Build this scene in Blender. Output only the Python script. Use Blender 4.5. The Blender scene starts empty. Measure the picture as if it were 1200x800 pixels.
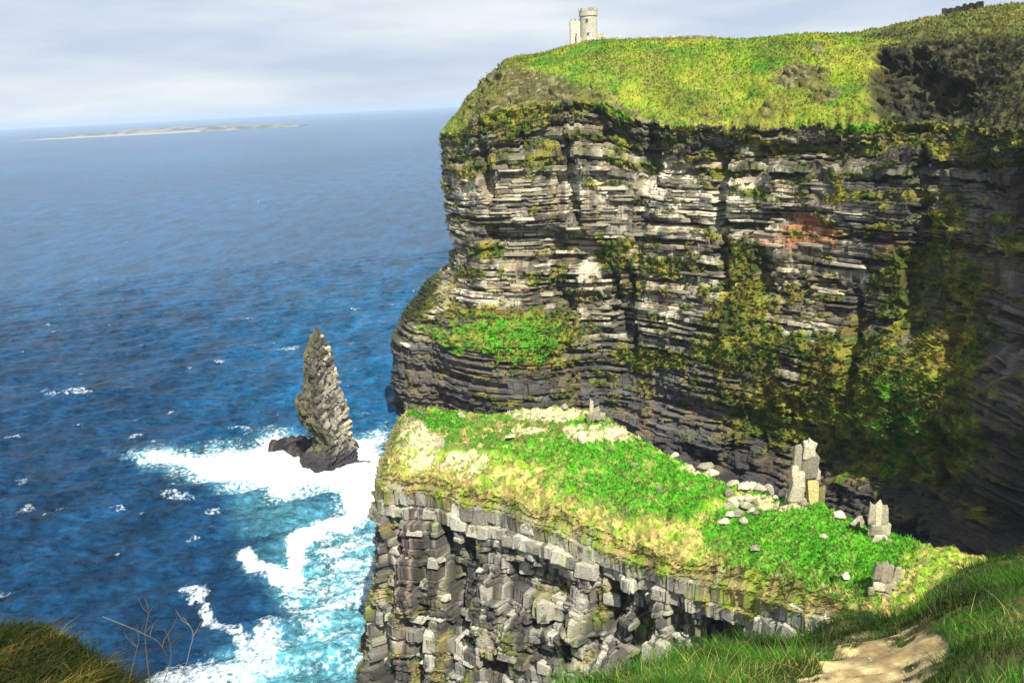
import bpy, math, random
import numpy as np
from mathutils import Matrix, Vector
rad = math.radians
sc = bpy.context.scene
COL = sc.collection
random.seed(7); RNG = np.random.default_rng(11)

# ------------------------------------------------------------------ camera
F = 1153.0; PITCH = rad(13.7); ROLL = rad(2.8)
CAM = np.array([0.0, 0.0, 160.0])
_f = np.array([0, math.cos(PITCH), -math.sin(PITCH)])
_r0 = np.array([1.0, 0, 0]); _u0 = np.array([0, math.sin(PITCH), math.cos(PITCH)])
_r = math.cos(ROLL)*_r0 - math.sin(ROLL)*_u0
_u = math.sin(ROLL)*_r0 + math.cos(ROLL)*_u0
cd = bpy.data.cameras.new('camera'); co = bpy.data.objects.new('camera', cd); COL.objects.link(co)
cd.sensor_width = 36; cd.lens = 36*F/1200; cd.clip_start = .1; cd.clip_end = 200000
co.matrix_world = Matrix(((_r[0], _u[0], -_f[0], CAM[0]), (_r[1], _u[1], -_f[1], CAM[1]), (_r[2], _u[2], -_f[2], CAM[2]), (0, 0, 0, 1)))
sc.camera = co

# ------------------------------------------------------------------ light
SUN_EL = rad(49); SUN_AZ = rad(17)        # azimuth: degrees to the right of straight behind the camera
SUN_DIR = np.array([math.sin(SUN_AZ)*math.cos(SUN_EL), -math.cos(SUN_AZ)*math.cos(SUN_EL), math.sin(SUN_EL)])
sd = bpy.data.lights.new('sun', 'SUN'); sd.energy = 5.0; sd.angle = rad(.5); sd.color = (1, .955, .86)
so = bpy.data.objects.new('sun', sd); COL.objects.link(so)
so.rotation_euler = Vector(-SUN_DIR).to_track_quat('-Z', 'Y').to_euler()
so.location = (0, -50, 400)
W = bpy.data.worlds.new('World'); sc.world = W; W.use_nodes = True
nt = W.node_tree; N = nt.nodes; L = nt.links; N.clear()
out = N.new('ShaderNodeOutputWorld'); bg = N.new('ShaderNodeBackground'); bg.inputs['Strength'].default_value = .05
sky = N.new('ShaderNodeTexSky'); sky.sky_type = 'NISHITA'; sky.sun_disc = False
sky.sun_elevation = SUN_EL; sky.sun_rotation = math.atan2(SUN_DIR[0], SUN_DIR[1]); sky.altitude = 100
sky.air_density = 1.0; sky.dust_density = 1.0; sky.ozone_density = 1.5
tc = N.new('ShaderNodeTexCoord'); mp = N.new('ShaderNodeMapping'); mp.inputs['Scale'].default_value = (1.5, 1.5, 8.5)
mp.inputs['Rotation'].default_value = (rad(1.5), rad(2), 0)
nz = N.new('ShaderNodeTexNoise'); nz.inputs['Scale'].default_value = 2.1; nz.inputs['Detail'].default_value = 7; nz.inputs['Roughness'].default_value = .55
rp = N.new('ShaderNodeValToRGB'); rp.color_ramp.elements[0].position = .36; rp.color_ramp.elements[0].color = (.9,)*3+(1,)
rp.color_ramp.elements[1].position = .68; rp.color_ramp.elements[1].color = (1,)*3+(1,)
mx = N.new('ShaderNodeMix'); mx.data_type = 'RGBA'
cr = N.new('ShaderNodeValToRGB'); cr.color_ramp.elements[0].position = .38; cr.color_ramp.elements[0].color = (.62, .72, .90, 1); cr.color_ramp.elements[1].position = .66; cr.color_ramp.elements[1].color = (.90, .97, 1.0, 1)
cs = N.new('ShaderNodeVectorMath'); cs.operation = 'SCALE'; cs.inputs['Scale'].default_value = 10.2; L.new(nz.outputs['Fac'], cr.inputs['Fac']); L.new(cr.outputs[0], cs.inputs[0]); L.new(cs.outputs[0], mx.inputs['B'])
L.new(tc.outputs['Generated'], mp.inputs['Vector']); L.new(mp.outputs[0], nz.inputs['Vector']); L.new(nz.outputs['Fac'], rp.inputs['Fac'])
L.new(rp.outputs[0], mx.inputs['Factor']); L.new(sky.outputs[0], mx.inputs['A']); L.new(mx.outputs['Result'], bg.inputs['Color']); L.new(bg.outputs[0], out.inputs['Surface'])
sc.view_settings.view_transform = 'Standard'; sc.view_settings.look = 'None'; sc.view_settings.gamma = 1
sc.view_settings.exposure = 0.9
sc.cycles.volume_bounces = 1
sc.cycles.max_bounces = 6; sc.cycles.diffuse_bounces = 2

# ------------------------------------------------------------------ helpers
def ray(u, v):
    return _f + _r*((u-600)/F) + _u*((400-v)/F)
def pt(u, v, Y):
    d = ray(u, v); return CAM + d*(Y/d[1])
def pz(u, v, z):
    d = ray(u, v); return CAM + d*((z-CAM[2])/d[2])
def proj(P):
    d = P - CAM
    k = np.maximum(d @ _f, 1e-3)
    return 600 + F*(d @ _r)/k, 400 - F*(d @ _u)/k
def h2(ix, iy, seed=0):
    ix = ix.astype(np.int64) & 0xffffffff; iy = iy.astype(np.int64) & 0xffffffff
    n = (ix*374761393 + iy*668265263 + seed*2246822519) & 0xffffffff
    n = ((n ^ (n >> 13))*1274126177) & 0xffffffff
    n = ((n ^ (n >> 15))*2246822519) & 0xffffffff
    return ((n ^ (n >> 16)) & 0xffffff)/float(0xffffff)
def vn(x, y, seed=0):
    x, y = np.broadcast_arrays(np.asarray(x, float), np.asarray(y, float))
    ix = np.floor(x); iy = np.floor(y); fx = x-ix; fy = y-iy
    fx = fx*fx*(3-2*fx); fy = fy*fy*(3-2*fy)
    a = h2(ix, iy, seed); b = h2(ix+1, iy, seed); c = h2(ix, iy+1, seed); d = h2(ix+1, iy+1, seed)
    return (a*(1-fx)+b*fx)*(1-fy)+(c*(1-fx)+d*fx)*fy
def fbm(x, y, o=4, seed=0, g=.5):
    t = 0; a = 1; s = 0; x = np.asarray(x, float); y = np.asarray(y, float)
    for i in range(o):
        t = t + a*vn(x*2**i+i*17.3, y*2**i-i*9.1, seed+i*31); s += a; a *= g
    return t/s
def sm(a, b, x):
    t = np.clip((x-a)/(b-a), 0, 1); return t*t*(3-2*t)
def mix(a, b, t):
    if np.ndim(t) and np.ndim(a) == 1: return np.asarray(a)*(1-t[..., None]) + np.asarray(b)*t[..., None]
    if np.ndim(a) > np.ndim(t) or np.ndim(b) > np.ndim(t): t = np.asarray(t)[..., None]
    return a*(1-t)+b*t
def blobs(u, v, lst, nse, amt=.6):
    m = np.zeros_like(u)
    for b in lst:
        cu, cv, ru, rv = b[:4]; k = b[4] if len(b) > 4 else 1
        d = ((u-cu)/ru)**2 + ((v-cv)/rv)**2
        m = np.maximum(m, k*np.clip(1.35-d*.6, 0, 1.2))
    return np.clip((m + (nse-.5)*amt*2.2 - .45)*2.2, 0, 1)*(m > 0)
def sdist(u, v, poly):
    """signed distance (px, + inside) to a polygon"""
    poly = np.asarray(poly, float); n = len(poly)
    best = np.full(u.shape, 1e9); ins = np.zeros(u.shape, bool)
    for i in range(n):
        a = poly[i]; b = poly[(i+1) % n]; e = b-a
        t = np.clip(((u-a[0])*e[0]+(v-a[1])*e[1])/(e @ e), 0, 1)
        best = np.minimum(best, (u-a[0]-t*e[0])**2+(v-a[1]-t*e[1])**2)
        if a[1] != b[1]:
            c = ((a[1] > v) != (b[1] > v)) & (u < (b[0]-a[0])*(v-a[1])/(b[1]-a[1])+a[0]); ins ^= c
    return np.where(ins, 1, -1)*np.sqrt(best)
def sline(u, v, pts):
    best = np.full(u.shape, 1e9)
    for a, b in zip(pts[:-1], pts[1:]):
        a = np.array(a, float); b = np.array(b, float); e = b-a
        t = np.clip(((u-a[0])*e[0]+(v-a[1])*e[1])/(e @ e), 0, 1)
        best = np.minimum(best, (u-a[0]-t*e[0])**2+(v-a[1]-t*e[1])**2)
    return np.sqrt(best)
def raw_mesh(name, V, faces, smooth=False, attrs=None):
    V = np.asarray(V, np.float32).reshape(-1, 3); faces = np.asarray(faces, np.int32); k = faces.shape[1]
    me = bpy.data.meshes.new(name); me.vertices.add(len(V)); me.vertices.foreach_set('co', V.ravel())
    me.loops.add(faces.size); me.loops.foreach_set('vertex_index', faces.ravel())
    me.polygons.add(len(faces)); me.polygons.foreach_set('loop_start', np.arange(0, faces.size, k, dtype=np.int32))
    try: me.polygons.foreach_set('loop_total', np.full(len(faces), k, np.int32))
    except Exception: pass
    me.polygons.foreach_set('use_smooth', np.full(len(faces), smooth, bool))
    for an, arr in (attrs or {}).items():
        arr = np.asarray(arr, np.float32).reshape(len(V), -1)
        if arr.shape[1] == 1:
            a = me.attributes.new(an, 'FLOAT', 'POINT'); a.data.foreach_set('value', arr.ravel())
        else:
            if arr.shape[1] == 3: arr = np.hstack([arr, np.ones((len(V), 1), np.float32)])
            a = me.attributes.new(an, 'FLOAT_COLOR', 'POINT'); a.data.foreach_set('color', arr.ravel())
    me.update(calc_edges=True); me.validate(); return me
def grid_faces(R, C, flip=False):
    i = np.arange(R*C).reshape(R, C)
    a = i[:-1, :-1].ravel(); b = i[:-1, 1:].ravel(); c = i[1:, 1:].ravel(); d = i[1:, :-1].ravel()
    return np.stack([a, d, c, b] if flip else [a, b, c, d], 1)
def link(name, me, mat, parent=None, **props):
    o = bpy.data.objects.new(name, me); COL.objects.link(o)
    if mat and not me.materials: me.materials.append(mat)
    if parent: o.parent = parent
    for k, v in props.items(): o[k] = v
    return o
def empty(name, loc, **props):
    o = bpy.data.objects.new(name, None); COL.objects.link(o); o.location = loc; o.empty_display_size = .5
    for k, v in props.items(): o[k] = v
    return o

# ------------------------------------------------------------------ materials
def newmat(name):
    m = bpy.data.materials.new(name); m.use_nodes = True; m.node_tree.nodes.clear()
    n = m.node_tree.nodes; l = m.node_tree.links
    o = n.new('ShaderNodeOutputMaterial'); b = n.new('ShaderNodeBsdfPrincipled'); l.new(b.outputs[0], o.inputs['Surface'])
    return m, n, l, b
def mnode(n, op, a=None, b=None, l=None):
    x = n.new('ShaderNodeMath'); x.operation = op
    for i, s in enumerate((a, b)):
        if s is None: continue
        if isinstance(s, (int, float)): x.inputs[i].default_value = s
        else: l.new(s, x.inputs[i])
    return x.outputs[0]
def noise_n(n, l, scale, vec, detail=5, rough=.6):
    x = n.new('ShaderNodeTexNoise'); x.inputs['Scale'].default_value = scale; x.inputs['Detail'].default_value = detail; x.inputs['Roughness'].default_value = rough
    if vec is not None: l.new(vec, x.inputs['Vector'])
    return x.outputs['Fac']
def vmap(n, l, sc3, src='Object'):
    t = n.new('ShaderNodeTexCoord'); m = n.new('ShaderNodeMapping'); m.inputs['Scale'].default_value = sc3
    l.new(t.outputs[src], m.inputs['Vector']); return m.outputs[0]
def mulcol(n, l, col, fac, lo, hi):
    mr = n.new('ShaderNodeMapRange'); l.new(fac, mr.inputs['Value'])
    mr.inputs['From Min'].default_value = .3; mr.inputs['From Max'].default_value = .7
    mr.inputs['To Min'].default_value = lo; mr.inputs['To Max'].default_value = hi
    v = n.new('ShaderNodeVectorMath'); v.operation = 'SCALE'; l.new(col, v.inputs[0]); l.new(mr.outputs[0], v.inputs['Scale']); return v.outputs[0]
def rock_mat(name, attr=True, color=(.35, .33, .28), s=1.0, bump=.6, strat=5.0, dist=.5):
    m, n, l, b = newmat(name)
    if attr:
        a = n.new('ShaderNodeAttribute'); a.attribute_name = 'col'; c = a.outputs['Color']
    else:
        a = n.new('ShaderNodeRGB'); a.outputs[0].default_value = color+(1,); c = a.outputs[0]
        oi = n.new('ShaderNodeObjectInfo'); mr = n.new('ShaderNodeMapRange'); l.new(oi.outputs['Random'], mr.inputs['Value'])
        mr.inputs['To Min'].default_value = .42; mr.inputs['To Max'].default_value = 1.2
        v = n.new('ShaderNodeVectorMath'); v.operation = 'SCALE'; l.new(c, v.inputs[0]); l.new(mr.outputs[0], v.inputs['Scale']); c = v.outputs[0]
    g = n.new('ShaderNodeNewGeometry')
    mpn = n.new('ShaderNodeMapping'); mpn.inputs['Scale'].default_value = (s, s, s*strat); l.new(g.outputs['Position'], mpn.inputs['Vector'])
    n1 = noise_n(n, l, .8, mpn.outputs[0], 6, .65)
    n2 = noise_n(n, l, 2.2*s, g.outputs['Position'], 6, .7)
    n3 = noise_n(n, l, .35*s, g.outputs['Position'], 4, .6)
    c = mulcol(n, l, c, n1, .62, 1.3); c = mulcol(n, l, c, n2, .72, 1.25)
    # lichen / rust blotches
    mr = n.new('ShaderNodeMapRange'); l.new(n3, mr.inputs['Value']); mr.inputs['From Min'].default_value = .52; mr.inputs['From Max'].default_value = .68; mr.inputs['To Max'].default_value = .4
    mm = n.new('ShaderNodeMix'); mm.data_type = 'RGBA'; mm.blend_type = 'MULTIPLY'; l.new(mr.outputs[0], mm.inputs['Factor']); l.new(c, mm.inputs['A']); mm.inputs['B'].default_value = (.95, .82, .5, 1)
    l.new(mm.outputs['Result'], b.inputs['Base Color'])
    b.inputs['Roughness'].default_value = .92; b.inputs['Specular IOR Level'].default_value = .12
    bp = n.new('ShaderNodeBump'); bp.inputs['Strength'].default_value = bump; bp.inputs['Distance'].default_value = dist
    l.new(mnode(n, 'ADD', n1, n2, l), bp.inputs['Height']); l.new(bp.outputs[0], b.inputs['Normal'])
    return m
def grass_mat(name, s=1.0, bump=.8, dist=.5):
    m, n, l, b = newmat(name)
    a = n.new('ShaderNodeAttribute'); a.attribute_name = 'col'
    g = n.new('ShaderNodeNewGeometry')
    n1 = noise_n(n, l, 1.1*s, g.outputs['Position'], 6, .7); n2 = noise_n(n, l, .25*s, g.outputs['Position'], 4, .6)
    c = mulcol(n, l, a.outputs['Color'], n1, .72, 1.25); c = mulcol(n, l, c, n2, .85, 1.15)
    l.new(c, b.inputs['Base Color']); b.inputs['Roughness'].default_value = .9; b.inputs['Specular IOR Level'].default_value = .1
    bp = n.new('ShaderNodeBump'); bp.inputs['Strength'].default_value = bump; bp.inputs['Distance'].default_value = dist
    l.new(n1, bp.inputs['Height']); l.new(bp.outputs[0], b.inputs['Normal']); return m
def blade_mat(name):
    m, n, l, b = newmat(name)
    a = n.new('ShaderNodeAttribute'); a.attribute_name = 'col'; l.new(a.outputs['Color'], b.inputs['Base Color'])
    b.inputs['Roughness'].default_value = .7; b.inputs['Specular IOR Level'].default_value = .15
    tr = n.new('ShaderNodeBsdfTranslucent'); l.new(a.outputs['Color'], tr.inputs['Color'])
    ms = n.new('ShaderNodeMixShader'); ms.inputs[0].default_value = .25
    l.new(b.outputs[0], ms.inputs[1]); l.new(tr.outputs[0], ms.inputs[2])
    l.new(ms.outputs[0], [x for x in n if x.type == 'OUTPUT_MATERIAL'][0].inputs['Surface']); return m
def plain(name, color, rough=.8):
    m, n, l, b = newmat(name)
    g = n.new('ShaderNodeNewGeometry'); n1 = noise_n(n, l, 3, g.outputs['Position'], 4, .6)
    r = n.new('ShaderNodeRGB'); r.outputs[0].default_value = color+(1,)
    l.new(mulcol(n, l, r.outputs[0], n1, .8, 1.15), b.inputs['Base Color']); b.inputs['Roughness'].default_value = rough; return m
M_ROCK = rock_mat('layered_rock'); M_NEAR = rock_mat('jointed_rock', s=1.6, dist=.3, strat=2.5)
M_SLAB = rock_mat('slab_rock', False, (.50, .45, .32), 1.0); M_BLOCK = rock_mat('block_rock', False, (.40, .38, .30), 1.6, dist=.3, strat=1.5)
M_PALE = rock_mat('pale_stone', False, (.54, .49, .35), 2.4, bump=1, dist=.3, strat=1.2)
M_STACK = rock_mat('stack_rock', s=1.0, strat=1.5)
M_GRASS = grass_mat('hill_grass'); M_BLADE = blade_mat('grass_blades')

# ------------------------------------------------------------------ sea
def build_sea():
    az = np.linspace(rad(-48), rad(40), 500)
    R1 = np.concatenate([np.linspace(60, 180, 12), 180*(1100/180)**np.linspace(0.01, 1, 330), 1100*(52000/1100)**(np.linspace(.012, 1, 90))])
    A, R = np.meshgrid(az, R1); X = R*np.sin(A); Y = R*np.cos(A)
    Z = np.zeros_like(X); rng = np.random.default_rng(3)
    fade = np.clip(1.3-R/1100, 0, 1)
    wx = X+6*fbm(X/50, Y/50, 2, 3); wy = Y+14*fbm(X/40, Y/40, 2, 4)
    for i in range(44):
        lam = 2.6*(30/2.6)**(rng.random()**1.25); th = rad(100)+rng.normal()*.5
        k = 2*math.pi/lam; ph = rng.random()*6.3
        c = np.sin(k*(wx*math.cos(th)+wy*math.sin(th))+ph)
        Z += (0.025*lam**.85)*(c+.35*c*c)
    Z = Z*(.6+.8*fbm(X/30, Y/30, 2, 8))
    Z *= fade
    P = np.stack([X, Y, Z], -1); P0 = np.stack([X, Y, 0*X], -1).reshape(-1, 3)
    u, v = proj(P0); u = u.reshape(X.shape); v = v.reshape(X.shape)
    nf = fbm(X/9, Y/14, 5, 21, .6); nl = fbm(X/26, Y/34, 3, 22); un = u+(nf-.5)*34; vnn = v+(fbm(X/11, Y/16, 4, 23)-.5)*18
    A1 = [(132, 533), (165, 524), (230, 528), (290, 518), (320, 504), (352, 510), (420, 512), (455, 500), (455, 604), (412, 612), (372, 632), (346, 641), (344, 628), (392, 605), (396, 594), (372, 587), (348, 588), (330, 597), (312, 590), (298, 581), (262, 580), (228, 566), (196, 556), (160, 548)]
    d1 = sdist(un, vnn, A1)
    B1 = [(280, 655), (318, 645), (352, 628), (440, 590), (470, 590), (470, 830), (270, 830), (262, 770), (340, 732), (322, 700), (306, 680)]
    d2 = sdist(un, vnn, B1)
    foam = .45*sm(-16, 2, d1)+.55*sm(-2, 26, d1)-.10*nl
    band = sm(24, 0, sline(un, vnn, [(290, 655), (325, 688), (348, 690), (352, 640), (400, 615), (450, 595)]))*.86
    band2 = sm(15, 0, sline(un+(fbm(X/4, Y/5, 3, 32)-.5)*26, vnn, [(222, 694), (243, 726), (270, 748), (296, 772), (300, 800)]))*.66
    band3 = sm(42, 0, sline(un, vnn, [(285, 770), (318, 748), (300, 790), (190, 800)]))*.68
    band4 = sm(34, 0, sline(un, vnn, [(350, 725), (332, 690), (380, 700), (430, 670)]))*.55
    foam = np.maximum.reduce([foam, band, band2, band3, band4, .48*sm(-12, 40, d2)+.75*(fbm(X/16+Y/30, Y/5-X/12, 4, 29)-.5)*(d2 > -6)])
    # foam hugging the stack and cliff feet, whitecaps
    caps = fbm(X/14, Y/9, 3, 71)
    crest = np.clip(Z/1.1, -1, 1)
    cap = sm(.77, .9, caps+.09*crest)*sm(5000, 300, R)*.5
    for cu, cv, ru, rv in [(92, 458, 22, 4), (55, 460, 12, 3), (328, 487, 7, 4), (314, 496, 6, 3), (213, 586, 22, 5), (247, 601, 12, 4), (300, 240, 7, 2), (222, 240, 5, 1.5), (70, 358, 12, 2), (60, 381, 10, 2)]:
        cap = np.maximum(cap, .52*sm(1.3, .2, ((un-cu)/ru)**2+((vnn-cv)/rv)**2))
    foam = np.maximum(foam, cap)
    aqua = np.maximum(sm(-22, 40, d2), .5*sm(-9, 8, d1))
    aqua = np.maximum(aqua, .55*sm(60, 0, sline(u, v, [(310, 600), (440, 640), (420, 800)])))
    sh = sm(.0, 1, np.clip((u-150)/330, 0, 1))*sm(210, 430, v)*sm(620, 500, v)     # shallower light water seaward of the cliffs
    shelf = np.clip(sh*.75+.25*sm(60, 500, u)*sm(560, 300, v), 0, 1)*(.7+.6*nl)
    shelf = np.maximum(shelf, (.36*sm(420, 300, v)+.22*sm(290, 170, v))*(v > 0)*(.75+.5*nl))
    Z += foam*.25*fade*(nf-.3)*2; P[..., 2] = Z
    # darker cloud-free deep water
    me = raw_mesh('sea', P, grid_faces(*X.shape), True, {'foam': foam, 'aqua': aqua, 'shoal': shelf})
    m, n, l, b = newmat('sea_water')
    def at(nm):
        a = n.new('ShaderNodeAttribute'); a.attribute_name = nm; return a.outputs['Fac']
    g = n.new('ShaderNodeNewGeometry'); pos = g.outputs['Position']
    mpn = n.new('ShaderNodeMapping'); mpn.inputs['Scale'].default_value = (.5, 1, 1); mpn.inputs['Rotation'].default_value = (0, 0, rad(8)); l.new(pos, mpn.inputs['Vector'])
    w1 = noise_n(n, l, .35, mpn.outputs[0], 6, .62); w2 = noise_n(n, l, .05, mpn.outputs[0], 5, .65)
    f1 = noise_n(n, l, .55, pos, 8, .72)
    # foam with lacy breakup
    fa = mnode(n, 'ADD', at('foam'), mnode(n, 'MULTIPLY', mnode(n, 'SUBTRACT', f1, .5, l), 1.55, l), l)
    ff = n.new('ShaderNodeMapRange'); ff.interpolation_type = 'SMOOTHSTEP'; l.new(fa, ff.inputs['Value']); ff.inputs['From Min'].default_value = .38; ff.inputs['From Max'].default_value = .84
    def cmix(fac, a, bb):
        x = n.new('ShaderNodeMix'); x.data_type = 'RGBA'
        l.new(fac, x.inputs['Factor'])
        for nm, s in (('A', a), ('B', bb)):
            if isinstance(s, tuple): x.inputs[nm].default_value = s+(1,)
            else: l.new(s, x.inputs[nm])
        return x.outputs['Result']
    deep = cmix(w2, (.002, .015, .040), (.004, .034, .082))
    c = cmix(at('shoal'), deep, (.006, .072, .160))
    aqn = mnode(n, 'MULTIPLY', at('aqua'), mnode(n, 'ADD', mnode(n, 'MULTIPLY', f1, 1.9, l), -.35, l), l)
    c = cmix(aqn, c, (.10, .33, .38))
    c = mulcol(n, l, c, w1, .35, 1.75)
    mf = n.new('ShaderNodeMapping'); mf.inputs['Scale'].default_value = (1, .3, 1); mf.inputs['Rotation'].default_value = (0, 0, rad(6)); l.new(pos, mf.inputs['Vector'])
    wf = noise_n(n, l, .045, mf.outputs[0], 7, .72); c = mulcol(n, l, c, wf, .35, 1.75)
    wl = noise_n(n, l, .0016, mf.outputs[0], 3, .5); c = mulcol(n, l, c, wl, .75, 1.3)
    w3 = noise_n(n, l, 1.3, pos, 4, .6)
    fo = cmix(w3, (.46, .60, .66), (.78, .79, .79))
    c = cmix(ff.outputs[0], c, fo)
    l.new(c, b.inputs['Base Color']); b.inputs['IOR'].default_value = 1.33; b.inputs['Specular IOR Level'].default_value = .12
    rr = n.new('ShaderNodeMapRange'); l.new(ff.outputs[0], rr.inputs['Value']); rr.inputs['To Min'].default_value = .22; rr.inputs['To Max'].default_value = .9
    l.new(rr.outputs[0], b.inputs['Roughness'])
    bp = n.new('ShaderNodeBump'); bp.inputs['Strength'].default_value = .9; bp.inputs['Distance'].default_value = 1.2
    l.new(mnode(n, 'ADD', w1, mnode(n, 'MULTIPLY', wf, 3.0, l), l), bp.inputs['Height']); l.new(bp.outputs[0], b.inputs['Normal'])
    link('sea', me, m, kind='structure')
build_sea()

# ------------------------------------------------------------------ path tools
def crom(ctrl, n_dense=40):
    C = np.asarray(ctrl, float); n = len(C); outp = []
    for i in range(n-1):
        p0 = C[max(i-1, 0)]; p1 = C[i]; p2 = C[i+1]; p3 = C[min(i+2, n-1)]
        t = np.linspace(0, 1, n_dense, endpoint=(i == n-2))[:, None]
        outp.append(.5*((2*p1)+(-p0+p2)*t+(2*p0-5*p1+4*p2-p3)*t*t+(-p0+3*p1-3*p2+p3)*t**3))
    return np.vstack(outp)
def resample(D, spacing_fn):
    """D rows: x,y,(others). Variable spacing along arclength."""
    seg = np.hypot(*np.diff(D[:, :2], axis=0).T); s = np.concatenate([[0], np.cumsum(seg)])
    out_s = [0]
    while out_s[-1] < s[-1]:
        x = np.interp(out_s[-1], s, D[:, 0]); y = np.interp(out_s[-1], s, D[:, 1])
        out_s.append(out_s[-1]+spacing_fn(x, y))
    out_s = np.array(out_s[:-1])
    R = np.stack([np.interp(out_s, s, D[:, k]) for k in range(D.shape[1])], 1)
    return out_s, R
def normals2(R, sgn, w=8):
    k = np.ones(2*w+1)/(2*w+1)
    x = np.convolve(np.pad(R[:, 0], w, 'edge'), k, 'valid'); y = np.convolve(np.pad(R[:, 1], w, 'edge'), k, 'valid')
    t = np.stack([np.gradient(x), np.gradient(y)], 1); t /= np.linalg.norm(t, axis=1, keepdims=True)+1e-9
    return np.stack([t[:, 1], -t[:, 0]], 1)*sgn
def make_beds(z0, z1, tmin, tmax, seed):
    rg = random.Random(seed); b = [z0]
    while b[-1] < z1:
        t = (tmin+(tmax-tmin)*rg.random()**1.6)*(1.6 if rg.random() < .13 else 1)
        b.append(b[-1]+t)
    return np.array(b)
def bed_rows(beds):
    rows = []; idx = []; edge = []
    for i, (a, c) in enumerate(zip(beds[:-1], beds[1:])):
        t = c-a; e = min(.16*t, .3)
        rows += [a+.02*t, a+e, c-e, c-.02*t]; idx += [i]*4; edge += [1, 0, 0, 1]
    return np.array(rows), np.array(idx), np.array(edge, float)
def block_offset(s, bi, beds, z, seed, wmin, wmax, jw=.22):
    """per-bed blocks: protrusion in [-1,1], joint mask, per-block random"""
    th = (beds[1:]-beds[:-1])[bi]
    wb = (wmin+(wmax-wmin)*h2(bi, bi*0+5, seed))*(.6+.4*th)
    ph = h2(bi, bi*0+9, seed)*50
    q = (s+ph+1.6*wb*(vn(s/wb*.37, bi*3.3, seed+4)-.5))/wb
    k = np.floor(q); fr = q-k
    r = h2(k, bi, seed+1)
    j = np.minimum(fr, 1-fr)*wb
    return r*2-1, sm(jw, 0, j), h2(k, bi, seed+2)

def block_snap(off, s, bi, seed, wmin, wmax, group=3, amt=.75):
    """make the large-scale relief step along joints and bedding planes"""
    R, C = off.shape; g = bi//group
    w = (wmin+(wmax-wmin)*h2(g, g*0+5, seed)); ph = h2(g, g*0+9, seed)*50
    q = (s[None, :]+ph[:, None]+2.2*(vn(s[None, :]/9, (g*2.7)[:, None], seed+7)-.5))/w[:, None]
    k = np.floor(q); out_ = np.empty_like(off); key = k
    for r in range(R):
        kk = k[r]; ch = np.flatnonzero(np.diff(kk))+1; st = np.concatenate([[0], ch]); en = np.concatenate([ch, [C]])
        mid = (st+en)//2; src = off[(r//4)*4+1]; out_[r] = np.repeat(src[mid], en-st)
    return off*(1-amt)+out_*amt
def smooth1(a, w):
    k = np.ones(2*w+1)/(2*w+1); return np.convolve(np.pad(a, w, 'edge'), k, 'valid')
# ------------------------------------------------------------------ main cliff
# control: face x, y, spine x, y, plateau centre x, y
def P2(u, d, v=250): p = pt(u, v, d); return (p[0], p[1])
def main_ctrl():
    rows = []
    Q = (190, 680)
    rows.append((70, 660, 100, 600)+Q); rows.append((8, 612, 50, 570)+Q); rows.append((-20, 560, 24, 545)+Q)
    rows.append((-29, 515, 12, 530)+Q)
    x, y = P2(549, 483); rows.append((x, y, 8, 519)+Q)
    x, y = P2(562, 470); rows.append((x, y, 14, 510)+Q)
    for u, d, q in ((600, 463, (200, 670)), (660, 458, (210, 660)), (730, 446, (220, 650)), (800, 428, (230, 640)), (880, 405, (250, 620)), (960, 382, (270, 600)), (1030, 362, (290, 570)), (1090, 342, (310, 540)), (1150, 318, (330, 500))):
        x, y = P2(u, d); k = 50
        nx, ny = {600: (.35, .9), 660: (.45, .89)}.get(u, (.5, .86))
        if u > 1000: nx, ny = .62, .78
        rows.append((x, y, x+nx*k, y+ny*k)+q)
    rows.append((160, 276, 222, 310, 350, 450)); rows.append((163, 245, 240, 262, 360, 330)); rows.append((160, 190, 246, 195, 360, 230))
    rows.append((165, 130, 240, 128, 350, 130)); rows.append((180, 80, 225, 60, 340, 40))
    return rows
MD = crom(main_ctrl())
def m_sp(x, y):
    if y > 540: return 2.5
    if y < 300: return 2.2
    return .43
MS, MR = resample(MD, m_sp); MN = normals2(MR, 1.0)
print('main cols', len(MS), 'normal check', MN[len(MN)//2])
LIPZ, SKYZ = 145.0, 187.0
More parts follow.
